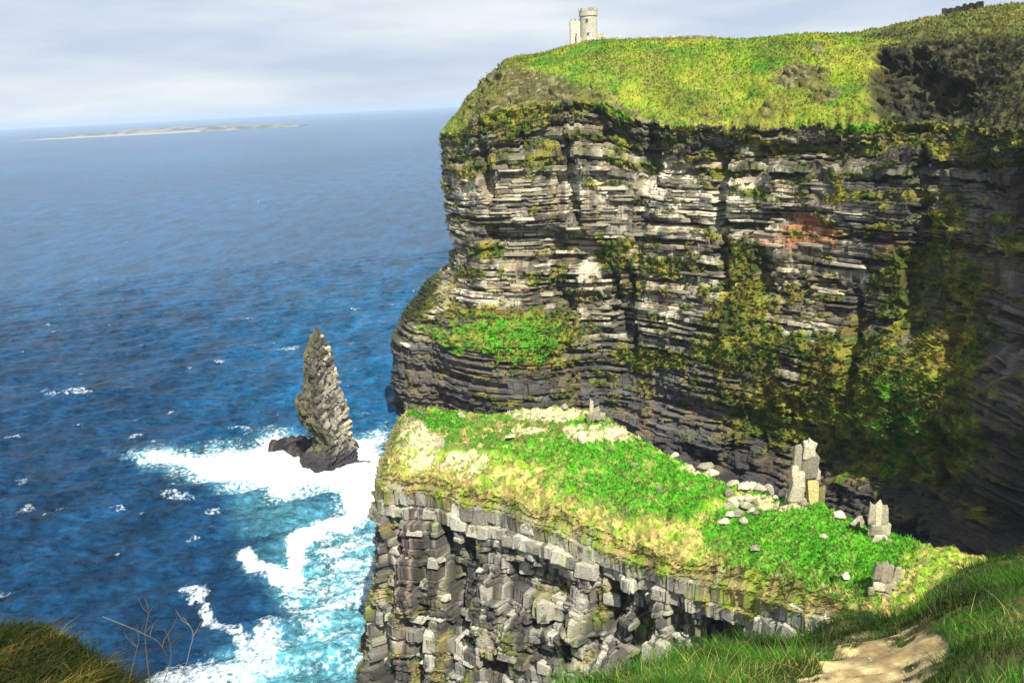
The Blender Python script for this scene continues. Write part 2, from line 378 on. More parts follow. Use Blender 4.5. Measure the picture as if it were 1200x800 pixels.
def main_surface(S, X0, Y0, NX, NY, Z, bi=None, beds=None, edge=None, detail=True):
    """returns offset along normal, plus masks; arrays broadcast"""
    P0 = np.stack([X0, Y0, Z], -1); sh = P0.shape[:-1]
    u, v = proj(P0.reshape(-1, 3)); u = u.reshape(sh); v = v.reshape(sh)
    n1 = fbm(S/7, Z/5, 4, 100); n2 = fbm(S/22, Z/26, 3, 110); n3 = fbm(S/2.3, Z/2.0, 3, 120)
    # broad buttresses / gullies (mostly vertical)
    gl = fbm(S/15+Z/90, Z/60, 3, 130); gully = sm(.36, .27, gl)
    but = (fbm(S/26, Z/80, 3, 140)-.5)*11
    zz = LIPZ-Z
    under = sm(6, 0, np.abs(Z-136+5*(n2-.5)))*sm(660, 720, u)*sm(1060, 1000, u)
    west = sm(640, 540, u)
    mid = sm(700, 880, u)
    prof = .05*zz
    profL = prof + 9*sm(70, 46, Z)*sm(720, 640, u) + 7*sm(69, 48, Z)*sm(560, 600, u)*sm(720, 660, u) + 2*sm(44, 43, Z)
    profR = prof + 12*sm(92, 52, Z) - 7*sm(34, 26, Z)
    off = mix(profL, profR, mid) + but*(.35+.65*sm(148, 120, Z)) - 7.5*gully*sm(143, 132, Z)
    # foot buttress at the nose, sticks out seaward
    off = off + 12*sm(77, 66, Z+9*(n2-.5)+5*(n1-.5))*sm(572, 540, u+14*(n1-.5)) + 7*sm(66, 30, Z)*sm(572, 540, u)
    rec = blobs(u, v, [(632, 290, 56, 22), (596, 275, 28, 12), (690, 300, 22, 14)], n1, .25)
    off = off - 8*rec - 4.5*under*sm(.3, .5, n1)
    gul = blobs(u, v, [(760, 190, 10, 50), (754, 250, 8, 60), (893, 215, 9, 40), (700, 175, 12, 20), (905, 320, 12, 26), (1060, 105, 50, 62), (1130, 200, 30, 60), (1100, 330, 26, 70), (660, 235, 10, 18)], n1, .35)
    off = off - 4.5*gul
    over = sm(500, 520, v)*sm(700, 860, u)
    off = off - 5*over + 20*sm(34, 2, Z)*sm(680, 820, u)*(.6+.8*n1)
    off = off + (n2-.5)*5 + (n1-.5)*1.6
    vegb = [(626, 384, 64, 24, 1.2), (590, 362, 40, 9, .9), (575, 290, 14, 11), (560, 318, 20, 7, .8), (645, 328, 30, 8, .8), (722, 300, 30, 17, 1), (792, 312, 34, 12), (715, 152, 34, 12), (880, 300, 26, 26, 1), (886, 355, 36, 34, 1), (900, 400, 50, 30, 1.1),
            (780, 415, 52, 12), (950, 470, 66, 36, 1.1), (1060, 465, 95, 70, 1.15), (1130, 500, 70, 60), (600, 158, 55, 22, .95), (560, 205, 30, 12, .7), (740, 200, 26, 9, .8), (900, 228, 22, 6, .8), (985, 232, 16, 7, .8), (1000, 400, 60, 24, .9), (520, 350, 30, 26, 1.1),
            (1000, 150, 40, 14, .9), (880, 140, 120, 8, .85), (1110, 360, 60, 50, .7), (850, 205, 40, 6, .7), (640, 205, 50, 10, .6), (1080, 230, 60, 10, .55), (690, 345, 60, 7, .5), (640, 415, 60, 8, .6), (1090, 320, 60, 40, .85), (1130, 420, 50, 60, 1), (1120, 260, 40, 16, .8)]
    veg = blobs(u, v, vegb, .5*n1+.5*n3, .9)
    nh = fbm(S/10, Z/2.2, 4, 102)
    veg = np.maximum(veg, sm(.56, .64, .35*n1+.65*nh+.2*(n3-.5)+.07*sm(230, 150, v)+.06*sm(700, 600, u)*sm(220, 150, v))*.9*sm(6, 30, Z)*sm(500, 620, u+900*(v < 260)))
    veg = np.maximum(veg, sm(LIPZ-6, LIPZ+2, Z+14*(n3-.5)+12*(n1-.5)))
    return off, veg, u, v, n1, n2, n3, gully, rec, gul
def build_main():
    beds = make_beds(-3, LIPZ, .5, 1.9, 5); beds = np.concatenate([beds[beds < LIPZ-8], np.linspace(LIPZ-7.5, LIPZ, 9)])
    zr, bi, ed = bed_rows(beds)
    C = len(MS); R = len(zr)
    S = np.broadcast_to(MS, (R, C)); B = np.broadcast_to(bi[:, None], (R, C)); Z = np.broadcast_to(zr[:, None], (R, C)).copy()
    X0 = np.broadcast_to(MR[:, 0], (R, C)); Y0 = np.broadcast_to(MR[:, 1], (R, C)); NX = np.broadcast_to(MN[:, 0], (R, C)); NY = np.broadcast_to(MN[:, 1], (R, C))
    off, veg, u, v, n1, n2, n3, gully, rec, gul = main_surface(S, X0, Y0, NX, NY, Z)
    pr, jt, rb = block_offset(S, B, beds, Z, 50, 6, 22); prm, jtm, rbm = block_offset(S, B//4, beds, Z, 55, 7, 20)
    off = block_snap(off, MS, bi, 51, 2.2, 6.0, 2, .8)
    soft = (h2(B, B*0+3, 61)+.35*(vn(S/24, B*.9, 62)-.5) < .40)*1.0
    bedp = (h2(B, B*0+4, 64)*2-1)*.6 + .5 - 2.6*soft*sm(.30, .55, vn(S/11, B*.7, 65)+.1)
    massive = sm(.50, .62, fbm(S/16, Z/11, 3, 66)); bedp = bedp*(1-.9*massive); pr = mix(pr, prm, massive); rb = mix(rb, .25+.75*rbm, massive); jt = np.maximum(jt*(1-massive), jtm*massive*1.6)
    macro = sm(.36, .28, fbm(B/4.3, S/55, 2, 67))*sm(700, 640, v+0*u)*sm(150, 170, v)
    hard = sm(.3, .6, fbm(S/30, Z/9, 2, 160))
    rough = .75+.6*n2
    o2 = off + rough*(.75*pr + 1.0*bedp) - .6*ed[:, None]*(1-.9*massive) - .75*jt - 2.8*macro + (n3-.5)*.8
    osm = off + .8 + (n3-.5)*2.6 + (fbm(S/1.1, Z/1.1, 2, 175)-.5)*1.2
    o = mix(o2, osm, veg*.85)
    Zw = Z + 1.8*(vn(S/60, 0*S, 90)-.5) + .35*(vn(S/9, 0*S, 91)-.5)
    k = sm(-3, 4, Z); Zf = mix(Z, Zw, k)
    ul, _ = proj(np.stack([MR[:, 0], MR[:, 1], MS*0+LIPZ], -1)); lip_d = smooth1(13*sm(770, 690, ul)*sm(528, 575, ul) + 7*(fbm(MS/38, MS*0+3, 2, 94)-.5), 25) + 2.2*(h2(np.floor(MS/2.6), MS*0, 95)-.5)
    Zf = Zf + lip_d[None]*np.clip((Z-LIPZ+48)/48, 0, 1)**1.5
    P = np.stack([X0+NX*o, Y0+NY*o, Zf], -1)
    # colour: rock colours of the beds, some shade painted in further down
    pale = np.array((.58, .53, .39)); grey = np.array((.15, .135, .105)); brown = np.array((.19, .14, .08)); black = np.array((.055, .052, .055)); red = np.array((.42, .17, .09))
    t = np.clip(.55*rb+.45*h2(B, B*0+7, 63)+.4*(n2-.5), 0, 1)
    c = mix(grey, pale, sm(.1, .8, t)); c = mix(c, np.array((.035, .032, .028)), soft*(1-massive)*.85); c = mix(c, np.array((.36, .25, .11)), sm(.56, .68, fbm(S/6, Z/3, 4, 186))*.5)
    c = mix(c, np.array((.68, .62, .46)), blobs(u, v, [(810, 240, 90, 40, 1.2), (700, 235, 50, 28, 1), (840, 265, 60, 20), (780, 355, 50, 22, .9), (560, 235, 30, 30, .7), (600, 345, 60, 12, .8)], n1, .5)*(1-soft)*.8)
    lowt = sm(62, 40, Z+14*(n2-.5)+8*(n1-.5)); c = mix(c, mix(black, np.array((.12, .115, .11)), t), lowt*.93); c = mix(c, np.array((.035, .033, .036)), sm(700, 860, u)*sm(470, 530, v)*.8)  # black wet shale low down; cove shadow also painted onto the foot
    upp = sm(122, 138, Z+10*(n1-.5)); c = mix(c, mix(np.array((.07, .065, .04)), np.array((.30, .27, .18)), t), upp*.8)
    c = mix(c, brown, sm(.52, .66, fbm(S/9, Z/14, 4, 180))*.6)
    dk = sm(.54, .62, fbm(S/8, Z/4.5, 4, 185)+.16*sm(200, 150, v)); c = mix(c, np.array((.05, .048, .035)), dk*.75)
    # dark weathered streaks running down the face
    st = sm(.50, .68, fbm(S/2.6, Z/34, 4, 190)); c = mix(c, np.array((.07, .065, .06)), st*.62)
    c = mix(c, red, blobs(u, v, [(955, 272, 34, 20), (1060, 285, 16, 16, .9), (905, 280, 20, 9, .7), (1140, 110, 10, 30, .6)], n3, .6)*.75)
    rt = sm(960, 1050, u+60*(n1-.5)); c = mix(c, np.array((.065, .058, .048)), rt*.75)  # right end darkened: partly wet rock, partly shade put into the colour
    g1 = np.array((.07, .11, .015)); g2 = np.array((.25, .24, .035)); g3 = np.array((.07, .28, .012)); gd = np.array((.03, .045, .012))
    gv = mix(g1, g2, sm(.42, .62, fbm(S/4, Z/4, 4, 195)))
    gv = mix(gv, np.array((.16, .11, .04)), sm(.52, .66, fbm(S/3, Z/2, 3, 196))*.7)
    br = blobs(u, v, [(610, 387, 48, 20, 1.1), (720, 152, 20, 8), (1085, 490, 60, 50, .62), (1000, 150, 14, 9)], .5*n1+.5*n3, 1.1)
    gv = mix(gv, mix(g3, np.array((.22, .26, .04)), sm(.45, .65, fbm(S/2.5, Z/2, 3, 199))), br*.85)
    gv = mix(gv, gd, sm(.45, .7, fbm(S/12, Z/10, 3, 198))*sm(560, 720, u)*.55)
    gv = mix(gv, np.array((.045, .055, .02)), sm(548, 538, u)*sm(76, 70, Z)); c = mix(c, np.array((.05, .045, .035)), sm(548, 538, u)*sm(76, 70, Z)*.85)  # nose buttress: its shaded side painted dark on rock and plants
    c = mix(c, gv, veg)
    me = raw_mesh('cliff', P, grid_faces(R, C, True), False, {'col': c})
    cl = link('cliff', me, M_ROCK, kind='structure')
    # ---- grass slope + plateau
    off_l, veg_l, *_ = main_surface(MS, MR[:, 0], MR[:, 1], MN[:, 0], MN[:, 1], MS*0+LIPZ)
    top = P[-1]   # last row positions
    w = np.concatenate([np.linspace(0, 1, 118)**1.05])
    wp = np.array([.02, .05, .1, .2, .4, .7, 1.0]); Wn = len(w)
    sub = np.arange(0, C, 1)
    T = top[sub]; SP = MR[sub, 2:4]; QQ = MR[sub, 4:6]; s1 = MS[sub]
    rowsP = []; 
    SS = np.broadcast_to(s1, (Wn, len(sub))); WW = np.broadcast_to(w[:, None], SS.shape)
    Ts = np.stack([smooth1(T[:, i], 14) for i in range(3)], 1); kk_ = sm(0, .10, WW)[..., None]; T = T[None]*(1-kk_)+Ts[None]*kk_; T = np.moveaxis(T, 2, 1) if False else T
    XX = T[..., 0]*(1-WW)+SP[:, 0]*WW; YY = T[..., 1]*(1-WW)+SP[:, 1]*WW
    skyz = SKYZ + 1.2*(vn(s1/25, 0*s1, 301)-.5)
    usp, _ = proj(np.stack([SP[:, 0], SP[:, 1], s1*0+SKYZ], -1)); skyz = skyz + np.interp(usp, [590, 690, 780, 850, 1000, 1090, 1150, 1300], [-8, 0, -1.5, -4, -6, -3, -2.5, -2])
    hgt = T[..., 2]*(1-(1-(1-WW)**1.5)) + skyz*(1-(1-WW)**1.5)
    a1 = fbm(SS/9, WW*9, 4, 310); a2 = fbm(SS/2.2, WW*36, 3, 311); a3 = fbm(SS/24, WW*3.4, 3, 312)
    env = sm(0, .08, WW)*sm(1, .88, WW)
    P0 = np.stack([XX, YY, hgt], -1).reshape(-1, 3); uu, vv = proj(P0); uu = uu.reshape(SS.shape); vv = vv.reshape(SS.shape)
    # rocky scarps on the slope
    scarp = blobs(uu, vv, [(640, 118, 70, 24), (600, 95, 44, 14, 1), (590, 120, 34, 20, 1.05), (700, 132, 50, 12), (560, 130, 20, 20, .7), (940, 92, 30, 14), (965, 110, 18, 12), (900, 130, 10, 14, .7), (970, 60, 26, 8, .6), (1120, 60, 34, 14, .8), (1140, 90, 26, 30), (800, 140, 110, 7, .6)], .5*a1+.5*a2, .7)
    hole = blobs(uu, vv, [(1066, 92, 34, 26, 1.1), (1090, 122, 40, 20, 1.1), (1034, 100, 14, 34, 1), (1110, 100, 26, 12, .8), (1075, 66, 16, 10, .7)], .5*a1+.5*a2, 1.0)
    terr = np.floor(hgt/1.9+1.2*a1)  # small terraces on scarps
    lump = (a1-.5)*3.2+(a2-.5)*1.5+(a3-.5)*5
    nxl = MN[sub, 0]; nyl = MN[sub, 1]
    d = env*(lump + scarp*(3.6*(h2(terr, np.floor(SS/3.2+a1*3), 320)-.55)) - 9*hole)
    d = d+hole*env*((a2-.5)*5+(h2(terr, np.floor(SS/2.4+a1*4), 325)-.5)*2.2)
    XX = XX+nxl*d*.7; YY = YY+nyl*d*.7; ZZ = hgt+d*.45
    ZZ = ZZ + sm(.9, 1, WW)*(a2-.5)*1.4
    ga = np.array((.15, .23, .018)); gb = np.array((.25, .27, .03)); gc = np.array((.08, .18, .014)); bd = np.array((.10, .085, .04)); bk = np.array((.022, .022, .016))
    cc = mix(ga, gb, sm(.36, .64, .6*fbm(SS/24, WW*3.5, 3, 333)+.4*fbm(SS/6, WW*10, 4, 330))); cc = mix(cc, gc, sm(.5, .72, fbm(SS/11, WW*8, 4, 331)))
    cc = mix(cc, np.array((.13, .17, .03)), sm(640, 560, uu)*.6)
    cc = mix(cc, np.array((.20, .15, .05)), sm(.56, .72, fbm(SS/3.4, WW*24, 4, 332))*.5)
    cc = mix(cc, mix(bd*.6, np.array((.24, .20, .11)), sm(.4, .65, a2)*h2(terr, np.floor(SS/3.2+a1*3), 321)), scarp*.9); cc = mix(cc, bk, np.clip(hole*1.4, 0, 1)*.95)  # hollow coloured near black, its shadow put into the albedo
    cc = mix(cc, np.array((.12, .125, .025)), sm(.48, .64, fbm(SS/17, WW*5, 3, 334))*.55)
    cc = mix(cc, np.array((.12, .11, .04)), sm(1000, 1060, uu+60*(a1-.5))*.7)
    cc = mix(cc, bk, sm(1015, 1045, uu+50*(a1-.5))*sm(30, 52, vv+24*(a1-.5))*(.55+.42*sm(.62, .45, a2)))  # slope around the hollow darkened too, shadow painted as colour
    Pm = np.stack([XX, YY, ZZ], -1)
    # plateau
    last = Pm[-1]; pl = []; pc = []
    for q in wp:
        pp = np.stack([last[:, 0]*(1-q)+QQ[:, 0]*q, last[:, 1]*(1-q)+QQ[:, 1]*q, last[:, 2]*(1-q)+(SKYZ-13)*q], -1); pl.append(pp); pc.append(cc[-1])
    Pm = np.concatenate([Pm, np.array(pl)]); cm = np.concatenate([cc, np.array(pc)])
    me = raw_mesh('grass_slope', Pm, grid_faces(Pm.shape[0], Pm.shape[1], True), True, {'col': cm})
    gs = link('grass_slope', me, M_GRASS, cl)
    return cl, gs, P, c, veg, u, v, o, Pm[:Wn], cc, scarp, uu, vv, S, B, beds, zr, jt, hole
MAIN = build_main()

# ------------------------------------------------------------------ shelf headland in front of the cliff
def shelf_ctrl():
    r = []
    def row(f, b, pb=None):
        a = pt(*f); c = pt(*b); r.append(tuple(a)+tuple(c))
    bk = (486, 478, 286)
    row((520, 484, 292), (524, 484, 290)); row((482, 478, 294), bk); row((462, 486, 286), bk); row((452, 508, 272), bk); row((444, 534, 258), (492, 482, 280))
    row((446, 556, 248), (505, 480, 283)); row((474, 562, 243), (530, 481, 286)); row((522, 568, 237), (565, 485, 286)); row((600, 594, 226), (620, 480, 283))
    row((660, 612, 217), (665, 478, 274)); row((716, 636, 209), (706, 489, 266)); row((800, 660, 196), (765, 522, 252)); row((870, 676, 185), (850, 566, 233)); row((930, 694, 172), (912, 582, 222))
    row((985, 712, 160), (968, 594, 212)); row((1040, 735, 148), (1025, 620, 203)); row((1110, 765, 134), (1075, 634, 196)); row((1200, 790, 120), (1150, 652, 186)); row((1330, 830, 104), (1320, 670, 170))
    return r
SD = crom(shelf_ctrl())
def s_sp(x, y): return .34 if x < 125 and y < 284 else 1.2
SD = SD[:, [0, 1, 2, 3, 4, 5]]
SS_, SR = resample(SD, s_sp); SN = normals2(SR, 1.0, 10)
print('shelf cols', len(SS_))
def build_shelf():
    ZT = 66.0
    beds = make_beds(-3, ZT-11, .45, 2.4, 9)
    beds = np.concatenate([beds[beds < ZT-12.6], [ZT-11.2, ZT-7.6, ZT-3.4, ZT-1.6, ZT]])   # two strong courses under the turf
    zr, bi, ed = bed_rows(beds); C = len(SS_); R = len(zr)
    S = np.broadcast_to(SS_, (R, C)); B = np.broadcast_to(bi[:, None], (R, C))
    ze = SR[:, 2]
    Zn = np.broadcast_to(zr[:, None], (R, C))
    Z = -3+(Zn+3)*(ze+3)[None]/(ZT+3)
    X0 = np.broadcast_to(SR[:, 0], (R, C)); Y0 = np.broadcast_to(SR[:, 1], (R, C)); NX = np.broadcast_to(SN[:, 0], (R, C)); NY = np.broadcast_to(SN[:, 1], (R, C))
    u, v = proj(np.stack([X0, Y0, Z], -1).reshape(-1, 3)); u = u.reshape(R, C); v = v.reshape(R, C)
    n1 = fbm(S/5, Z/5, 4, 400); n2 = fbm(S/16, Z/16, 3, 410); n3 = fbm(S/1.6, Z/1.4, 3, 420)
    dz = ZT-Zn
    prof = .06*dz + 1.0*sm(5.4, 5.0, dz)*0
    ut = sm(11.2, 11.8, dz)
    gl = fbm(S/7+Z/70, Z/45, 3, 430); gully = sm(.40, .28, gl)
    but = (fbm(S/11, Z/50, 3, 440)-.5)*8
    off = prof + .5*sm(7.4, 7.7, dz) - .9*sm(3.5, 3.2, dz) + ut*(-1.3 + but + .11*np.clip(dz-9, 0, 40)) - ut*5.5*gully
    rec = blobs(u, v, [(466, 640, 9, 70, 1.1), (550, 690, 14, 56, 1.1), (628, 684, 40, 17, 1.1), (712, 690, 17, 60, 1.1), (690, 755, 60, 12, .9), (755, 720, 14, 50), (508, 745, 10, 50, .8), (600, 770, 20, 12, .8), (790, 735, 10, 40, .9), (448, 700, 7, 80, .8), (870, 712, 60, 6, .9), (650, 725, 30, 5, .8)], n1, .35)
    off = off - 3.9*rec*sm(6, 9.5, dz)
    off = off + blobs(u, v, [(640, 740, 50, 26, 1), (585, 715, 16, 50, .9), (490, 640, 14, 60, .9), (730, 760, 14, 40, .9)], n1, .4)*3.0*ut
    off = off + (n2-.5)*3*ut + (n1-.5)*1.2
    pr, jt, rb = block_offset(S, B, beds, Z, 70, 1.6, 4.6, .2)
    off = block_snap(off, SS_, bi, 71, .8, 3.0, 2, .86)
    narrow = blobs(u, v, [(500, 590, 60, 30), (620, 640, 120, 26)], n1, .2)
    bedp = h2(B, B*0+3, 72)*2-1
    # turf hanging over the upper edge
    veg = sm(6.5, .5, dz+8*(n1-.5)+5*(n3-.5)+ 3.2*sm(.2, .8, 1-fbm(SS_/9, SS_*0, 3, 470))[None]-1.5)
    veg = np.maximum(veg, blobs(u, v, [(450, 570, 12, 26, .6), (600, 575, 110, 16, 1.1), (700, 605, 70, 16, 1.0), (640, 700, 26, 16, .5), (800, 655, 60, 14, 1), (900, 700, 80, 22, .9)], .5*n1+.5*n3, .9))
    veg = np.maximum(veg, sm(.62, .70, n1+.2*(n3-.5))*.6)
    o2 = off + .6*pr*(.4+1.2*n2) + .55*bedp*ut + (fbm(S/.6, Z/.5, 2, 474)-.5)*.9 - .6*ed[:, None] - 1.0*jt + (n3-.5)*.6
    o = mix(o2, off+.6+(n3-.5)*1.9+(fbm(S/.7, Z/.7, 2, 475)-.5)*.9, veg*.8)
    # foot widens into wave-cut rocks
    o = o + 5*sm(14, 0, Z)*(.5+n1)
    Zf = Z + .9*(vn(S/8, 0*S, 450)-.5)*sm(66, 60, Zn)
    Zf = Zf + (2.4*(fbm(SS_/12, SS_*0, 3, 455)-.5))[None]*sm(30, 8, dz)
    Zf = Zf + (4.6*(fbm(SS_/5, SS_*0, 3, 451)-.5)+.8*(h2(np.floor(SS_/1.3), SS_*0, 452)-.5))[None]*sm(3.4, 0, dz)
    o = o + (3.0*(fbm(SS_/4, SS_*0, 3, 453)-.5))[None]*sm(4, 0, dz) - 2.2*sm(4.5, 0, dz)
    P = np.stack([X0+NX*o, Y0+NY*o, Zf], -1)
    pale = np.array((.46, .44, .36)); grey = np.array((.13, .125, .11)); dark = np.array((.04, .038, .036)); olive = np.array((.26, .27, .12)); rust = np.array((.34, .22, .12)); pink = np.array((.33, .24, .19))
    t = np.clip(.85*rb+.6*(n2-.3), 0, 1)
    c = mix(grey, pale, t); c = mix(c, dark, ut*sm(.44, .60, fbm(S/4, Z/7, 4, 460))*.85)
    c = mix(c, olive, sm(.58, .72, fbm(S/5, Z/6, 3, 461))*.4)
    c = mix(c, pink, blobs(u, v, [(487, 650, 12, 60), (590, 745, 10, 14), (484, 720, 9, 50, .8)], n3, .4)*.6)
    c = mix(c, rust, blobs(u, v, [(560, 588, 10, 12), (1040, 690, 9, 9)], n3, .5)*.8)
    st = sm(.48, .62, fbm(S/1.3, Z/20, 4, 462)); c = mix(c, dark, st*.8)
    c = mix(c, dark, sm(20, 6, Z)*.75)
    tan = np.array((.33, .26, .10)); gy = np.array((.20, .27, .03)); ol = np.array((.13, .12, .045))
    cv = mix(tan, gy, sm(.4, .6, fbm(S/3, Z/3, 3, 463))); cv = mix(cv, ol, sm(.45, .65, fbm(S/2, Z/2, 3, 464))*.7)
    c = mix(c, cv, veg)
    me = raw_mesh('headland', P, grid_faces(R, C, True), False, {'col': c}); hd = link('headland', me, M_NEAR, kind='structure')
    # ---- turf top, front edge to back edge
    Wn = 190; w = np.linspace(0, 1, Wn); T = P[-1]; BK = SR[:, 3:6].copy()
    Sx = np.broadcast_to(SS_, (Wn, C)); WW = np.broadcast_to(w[:, None], (Wn, C))
    Ts = np.stack([smooth1(T[:, i], 12) for i in range(3)], 1); kk_ = sm(0, .12, WW)[..., None]; T3 = T[None]*(1-kk_)+Ts[None]*kk_
    X = T3[..., 0]*(1-WW)+BK[:, 0]*WW; Y = T3[..., 1]*(1-WW)+BK[:, 1]*WW; Zt = T3[..., 2]*(1-WW)+BK[:, 2]*WW
    wid = np.hypot(T[:, 0]-BK[:, 0], T[:, 1]-BK[:, 1])[None]; 
    env = sm(0, .12, WW)*sm(1, .9, WW)*np.clip(wid/30, 0, 1)
    b1 = fbm(X/9, Y/9, 4, 500); b2 = fbm(X/2.0, Y/2.0, 3, 501); b3 = fbm(X/.8, Y/.8, 3, 502)
    Zt = Zt + env*((b1-.5)*6.5 + 1.4*np.sin(np.pi*WW)) + (b2-.5)*2.4*sm(0, .1, WW) + (b3-.5)*1.1*sm(0, .1, WW)
    uu, vv = proj(np.stack([X, Y, Zt], -1).reshape(-1, 3)); uu = uu.reshape(Wn, C); vv = vv.reshape(Wn, C)
    g1 = np.array((.07, .27, .012)); g2 = np.array((.20, .31, .03)); g3 = np.array((.05, .15, .015)); tan = np.array((.46, .37, .12)); br = np.array((.17, .12, .05))
    k1 = fbm(X/5, Y/5, 4, 510); k2 = fbm(X/1.7, Y/1.7, 4, 511)
    lush = blobs(uu, vv, [(760, 560, 95, 40, 1.3), (700, 520, 50, 26, 1), (955, 625, 100, 50, 1.7), (990, 665, 60, 34, 1.5), (660, 530, 50, 16, .8), (600, 520, 40, 14, .7), (520, 490, 50, 14, .8)], .6*k1+.4*k2, .9)
    back = blobs(uu, vv, [(540, 505, 100, 22, 1.2), (620, 500, 60, 20, .9), (470, 505, 14, 14, .8)], .5*k1+.5*k2, .8)
    c = mix(g2, tan, sm(.45, .66, k2+.35*(k1-.5))); c = mix(c, g3, back*.8); c = mix(c, g1, lush)
    lu = 1-.8*sm(.35, 1, lush)*sm(840, 880, uu)-.5*sm(.5, 1, lush)*sm(880, 840, uu); c = mix(c, tan, sm(.56, .66, k2)*.8*lu); c = mix(c, np.array((.05, .12, .015)), sm(.56, .68, fbm(X/1.3, Y/1.3, 3, 512))*.7); c = mix(c, np.array((.20, .14, .06)), sm(.60, .70, fbm(X/2.6, Y/1.8, 3, 513))*.6*lu)
    front = sm(.26, .02, WW+.35*(k2-.5)+.2*(k1-.5)); c = mix(c, mix(br, tan, sm(.42, .68, b3)), front*.7*sm(.62, .46, fbm(X/3.2, Y/3.2, 3, 514)))
    bare = blobs(uu, vv, [(640, 485, 40, 8, 1), (720, 508, 36, 10, .9), (680, 505, 18, 8, .8), (620, 505, 20, 5, .7), (830, 548, 26, 8, 1), (900, 590, 40, 8, .8), (490, 520, 22, 30, .8), (545, 540, 30, 16, .7)], k2, .8)
    c = mix(c, np.array((.56, .47, .27)), bare*.8)
    Pt = np.stack([X, Y, Zt], -1)
    # back wall down to the cove
    nb = 14; outv = -SN; lastp = Pt[-1]; rowsb = []
    for i in range(1, nb+1):
        q = i/nb; rowsb.append(np.stack([lastp[:, 0]+outv[:, 0]*(1+9*q), lastp[:, 1]+outv[:, 1]*(1+9*q), lastp[:, 2]*(1-q)-3*q], -1))
    me = raw_mesh('grass_top', Pt, grid_faces(Wn, C, True), True, {'col': c}); gt = link('grass_top', me, M_GRASS, hd)
    rb_ = np.concatenate([Pt[-1:], np.array(rowsb)])
    rb_[1:, :, :2] += (RNG.random((nb, C, 1))-.5)*.8
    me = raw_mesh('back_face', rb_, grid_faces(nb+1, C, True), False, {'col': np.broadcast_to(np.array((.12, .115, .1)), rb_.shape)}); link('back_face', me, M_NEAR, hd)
    return hd, gt, P, Pt, c, uu, vv, lush, front, bare, S, B, beds, u, v, veg, back
SHELF = build_shelf()

# ------------------------------------------------------------------ blocks and boulders
import bmesh
def block_mesh(name, seed, bev=.16, jit=.09, taper=.0):
    rg = random.Random(seed); bm = bmesh.new(); bmesh.ops.create_cube(bm, size=1)
    for vtx in bm.verts:
        vtx.co.x += rg.uniform(-jit, jit); vtx.co.y += rg.uniform(-jit, jit); vtx.co.z += rg.uniform(-jit, jit)
        if vtx.co.z > 0: vtx.co.x *= 1-taper; vtx.co.y *= 1-taper
    bmesh.ops.bevel(bm, geom=bm.edges[:], offset=bev, segments=1, affect='EDGES', profile=.5)
    for vtx in bm.verts:
        vtx.co += Vector((rg.uniform(-1, 1), rg.uniform(-1, 1), rg.uniform(-1, 1)))*jit*.3
    bmesh.ops.triangulate(bm, faces=bm.faces[:])
    me = bpy.data.meshes.new(name); bm.to_mesh(me); bm.free(); return me
def boulder_mesh(name, seed):
    rg = random.Random(seed); bm = bmesh.new(); bmesh.ops.create_icosphere(bm, subdivisions=2, radius=.5)
    pl = [Vector((rg.gauss(0, 1), rg.gauss(0, 1), rg.gauss(0, 1))).normalized() for _ in range(11)]; ds = [rg.uniform(.20, .40) for _ in pl]
    for vtx in bm.verts:
        for n_, d_ in zip(pl, ds):
            e = vtx.co.dot(n_)-d_
            if e > 0: vtx.co -= n_*e
        vtx.co += Vector((rg.uniform(-1, 1), rg.uniform(-1, 1), rg.uniform(-1, 1)))*.02
    me = bpy.data.meshes.new(name); bm.to_mesh(me); bm.free(); return me
def frame_mat(t, loc, sx, sy, sz, rx=0, ry=0, rz=0):
    """t = tangent (x,y); scale x along the tangent, y outward, z up"""
    a = math.atan2(t[1], t[0])
    return Matrix.Translation(Vector(loc)) @ Matrix.Rotation(a+rz, 4, 'Z') @ Matrix.Rotation(ry, 4, 'Y') @ Matrix.Rotation(rx, 4, 'X') @ Matrix.Diagonal((sx, sy, sz, 1))
SLABS = [block_mesh('rock_slab', 20+i, .05, .12) for i in range(8)]
BLOCKS = [block_mesh('rock_block', 40+i, .06, .15, .06) for i in range(8)]
for m_ in SLABS: m_.materials.append(M_SLAB)
for m_ in BLOCKS: m_.materials.append(M_BLOCK)
def place(name, me, mw, parent=None, **props):
    o = bpy.data.objects.new(name, me); COL.objects.link(o)
    if parent: o.parent = parent; o.matrix_parent_inverse = Matrix.Identity(4)
    o.matrix_local = mw if not parent else (parent.matrix_world.inverted() @ mw)
    for k, v in props.items(): o[k] = v
    return o
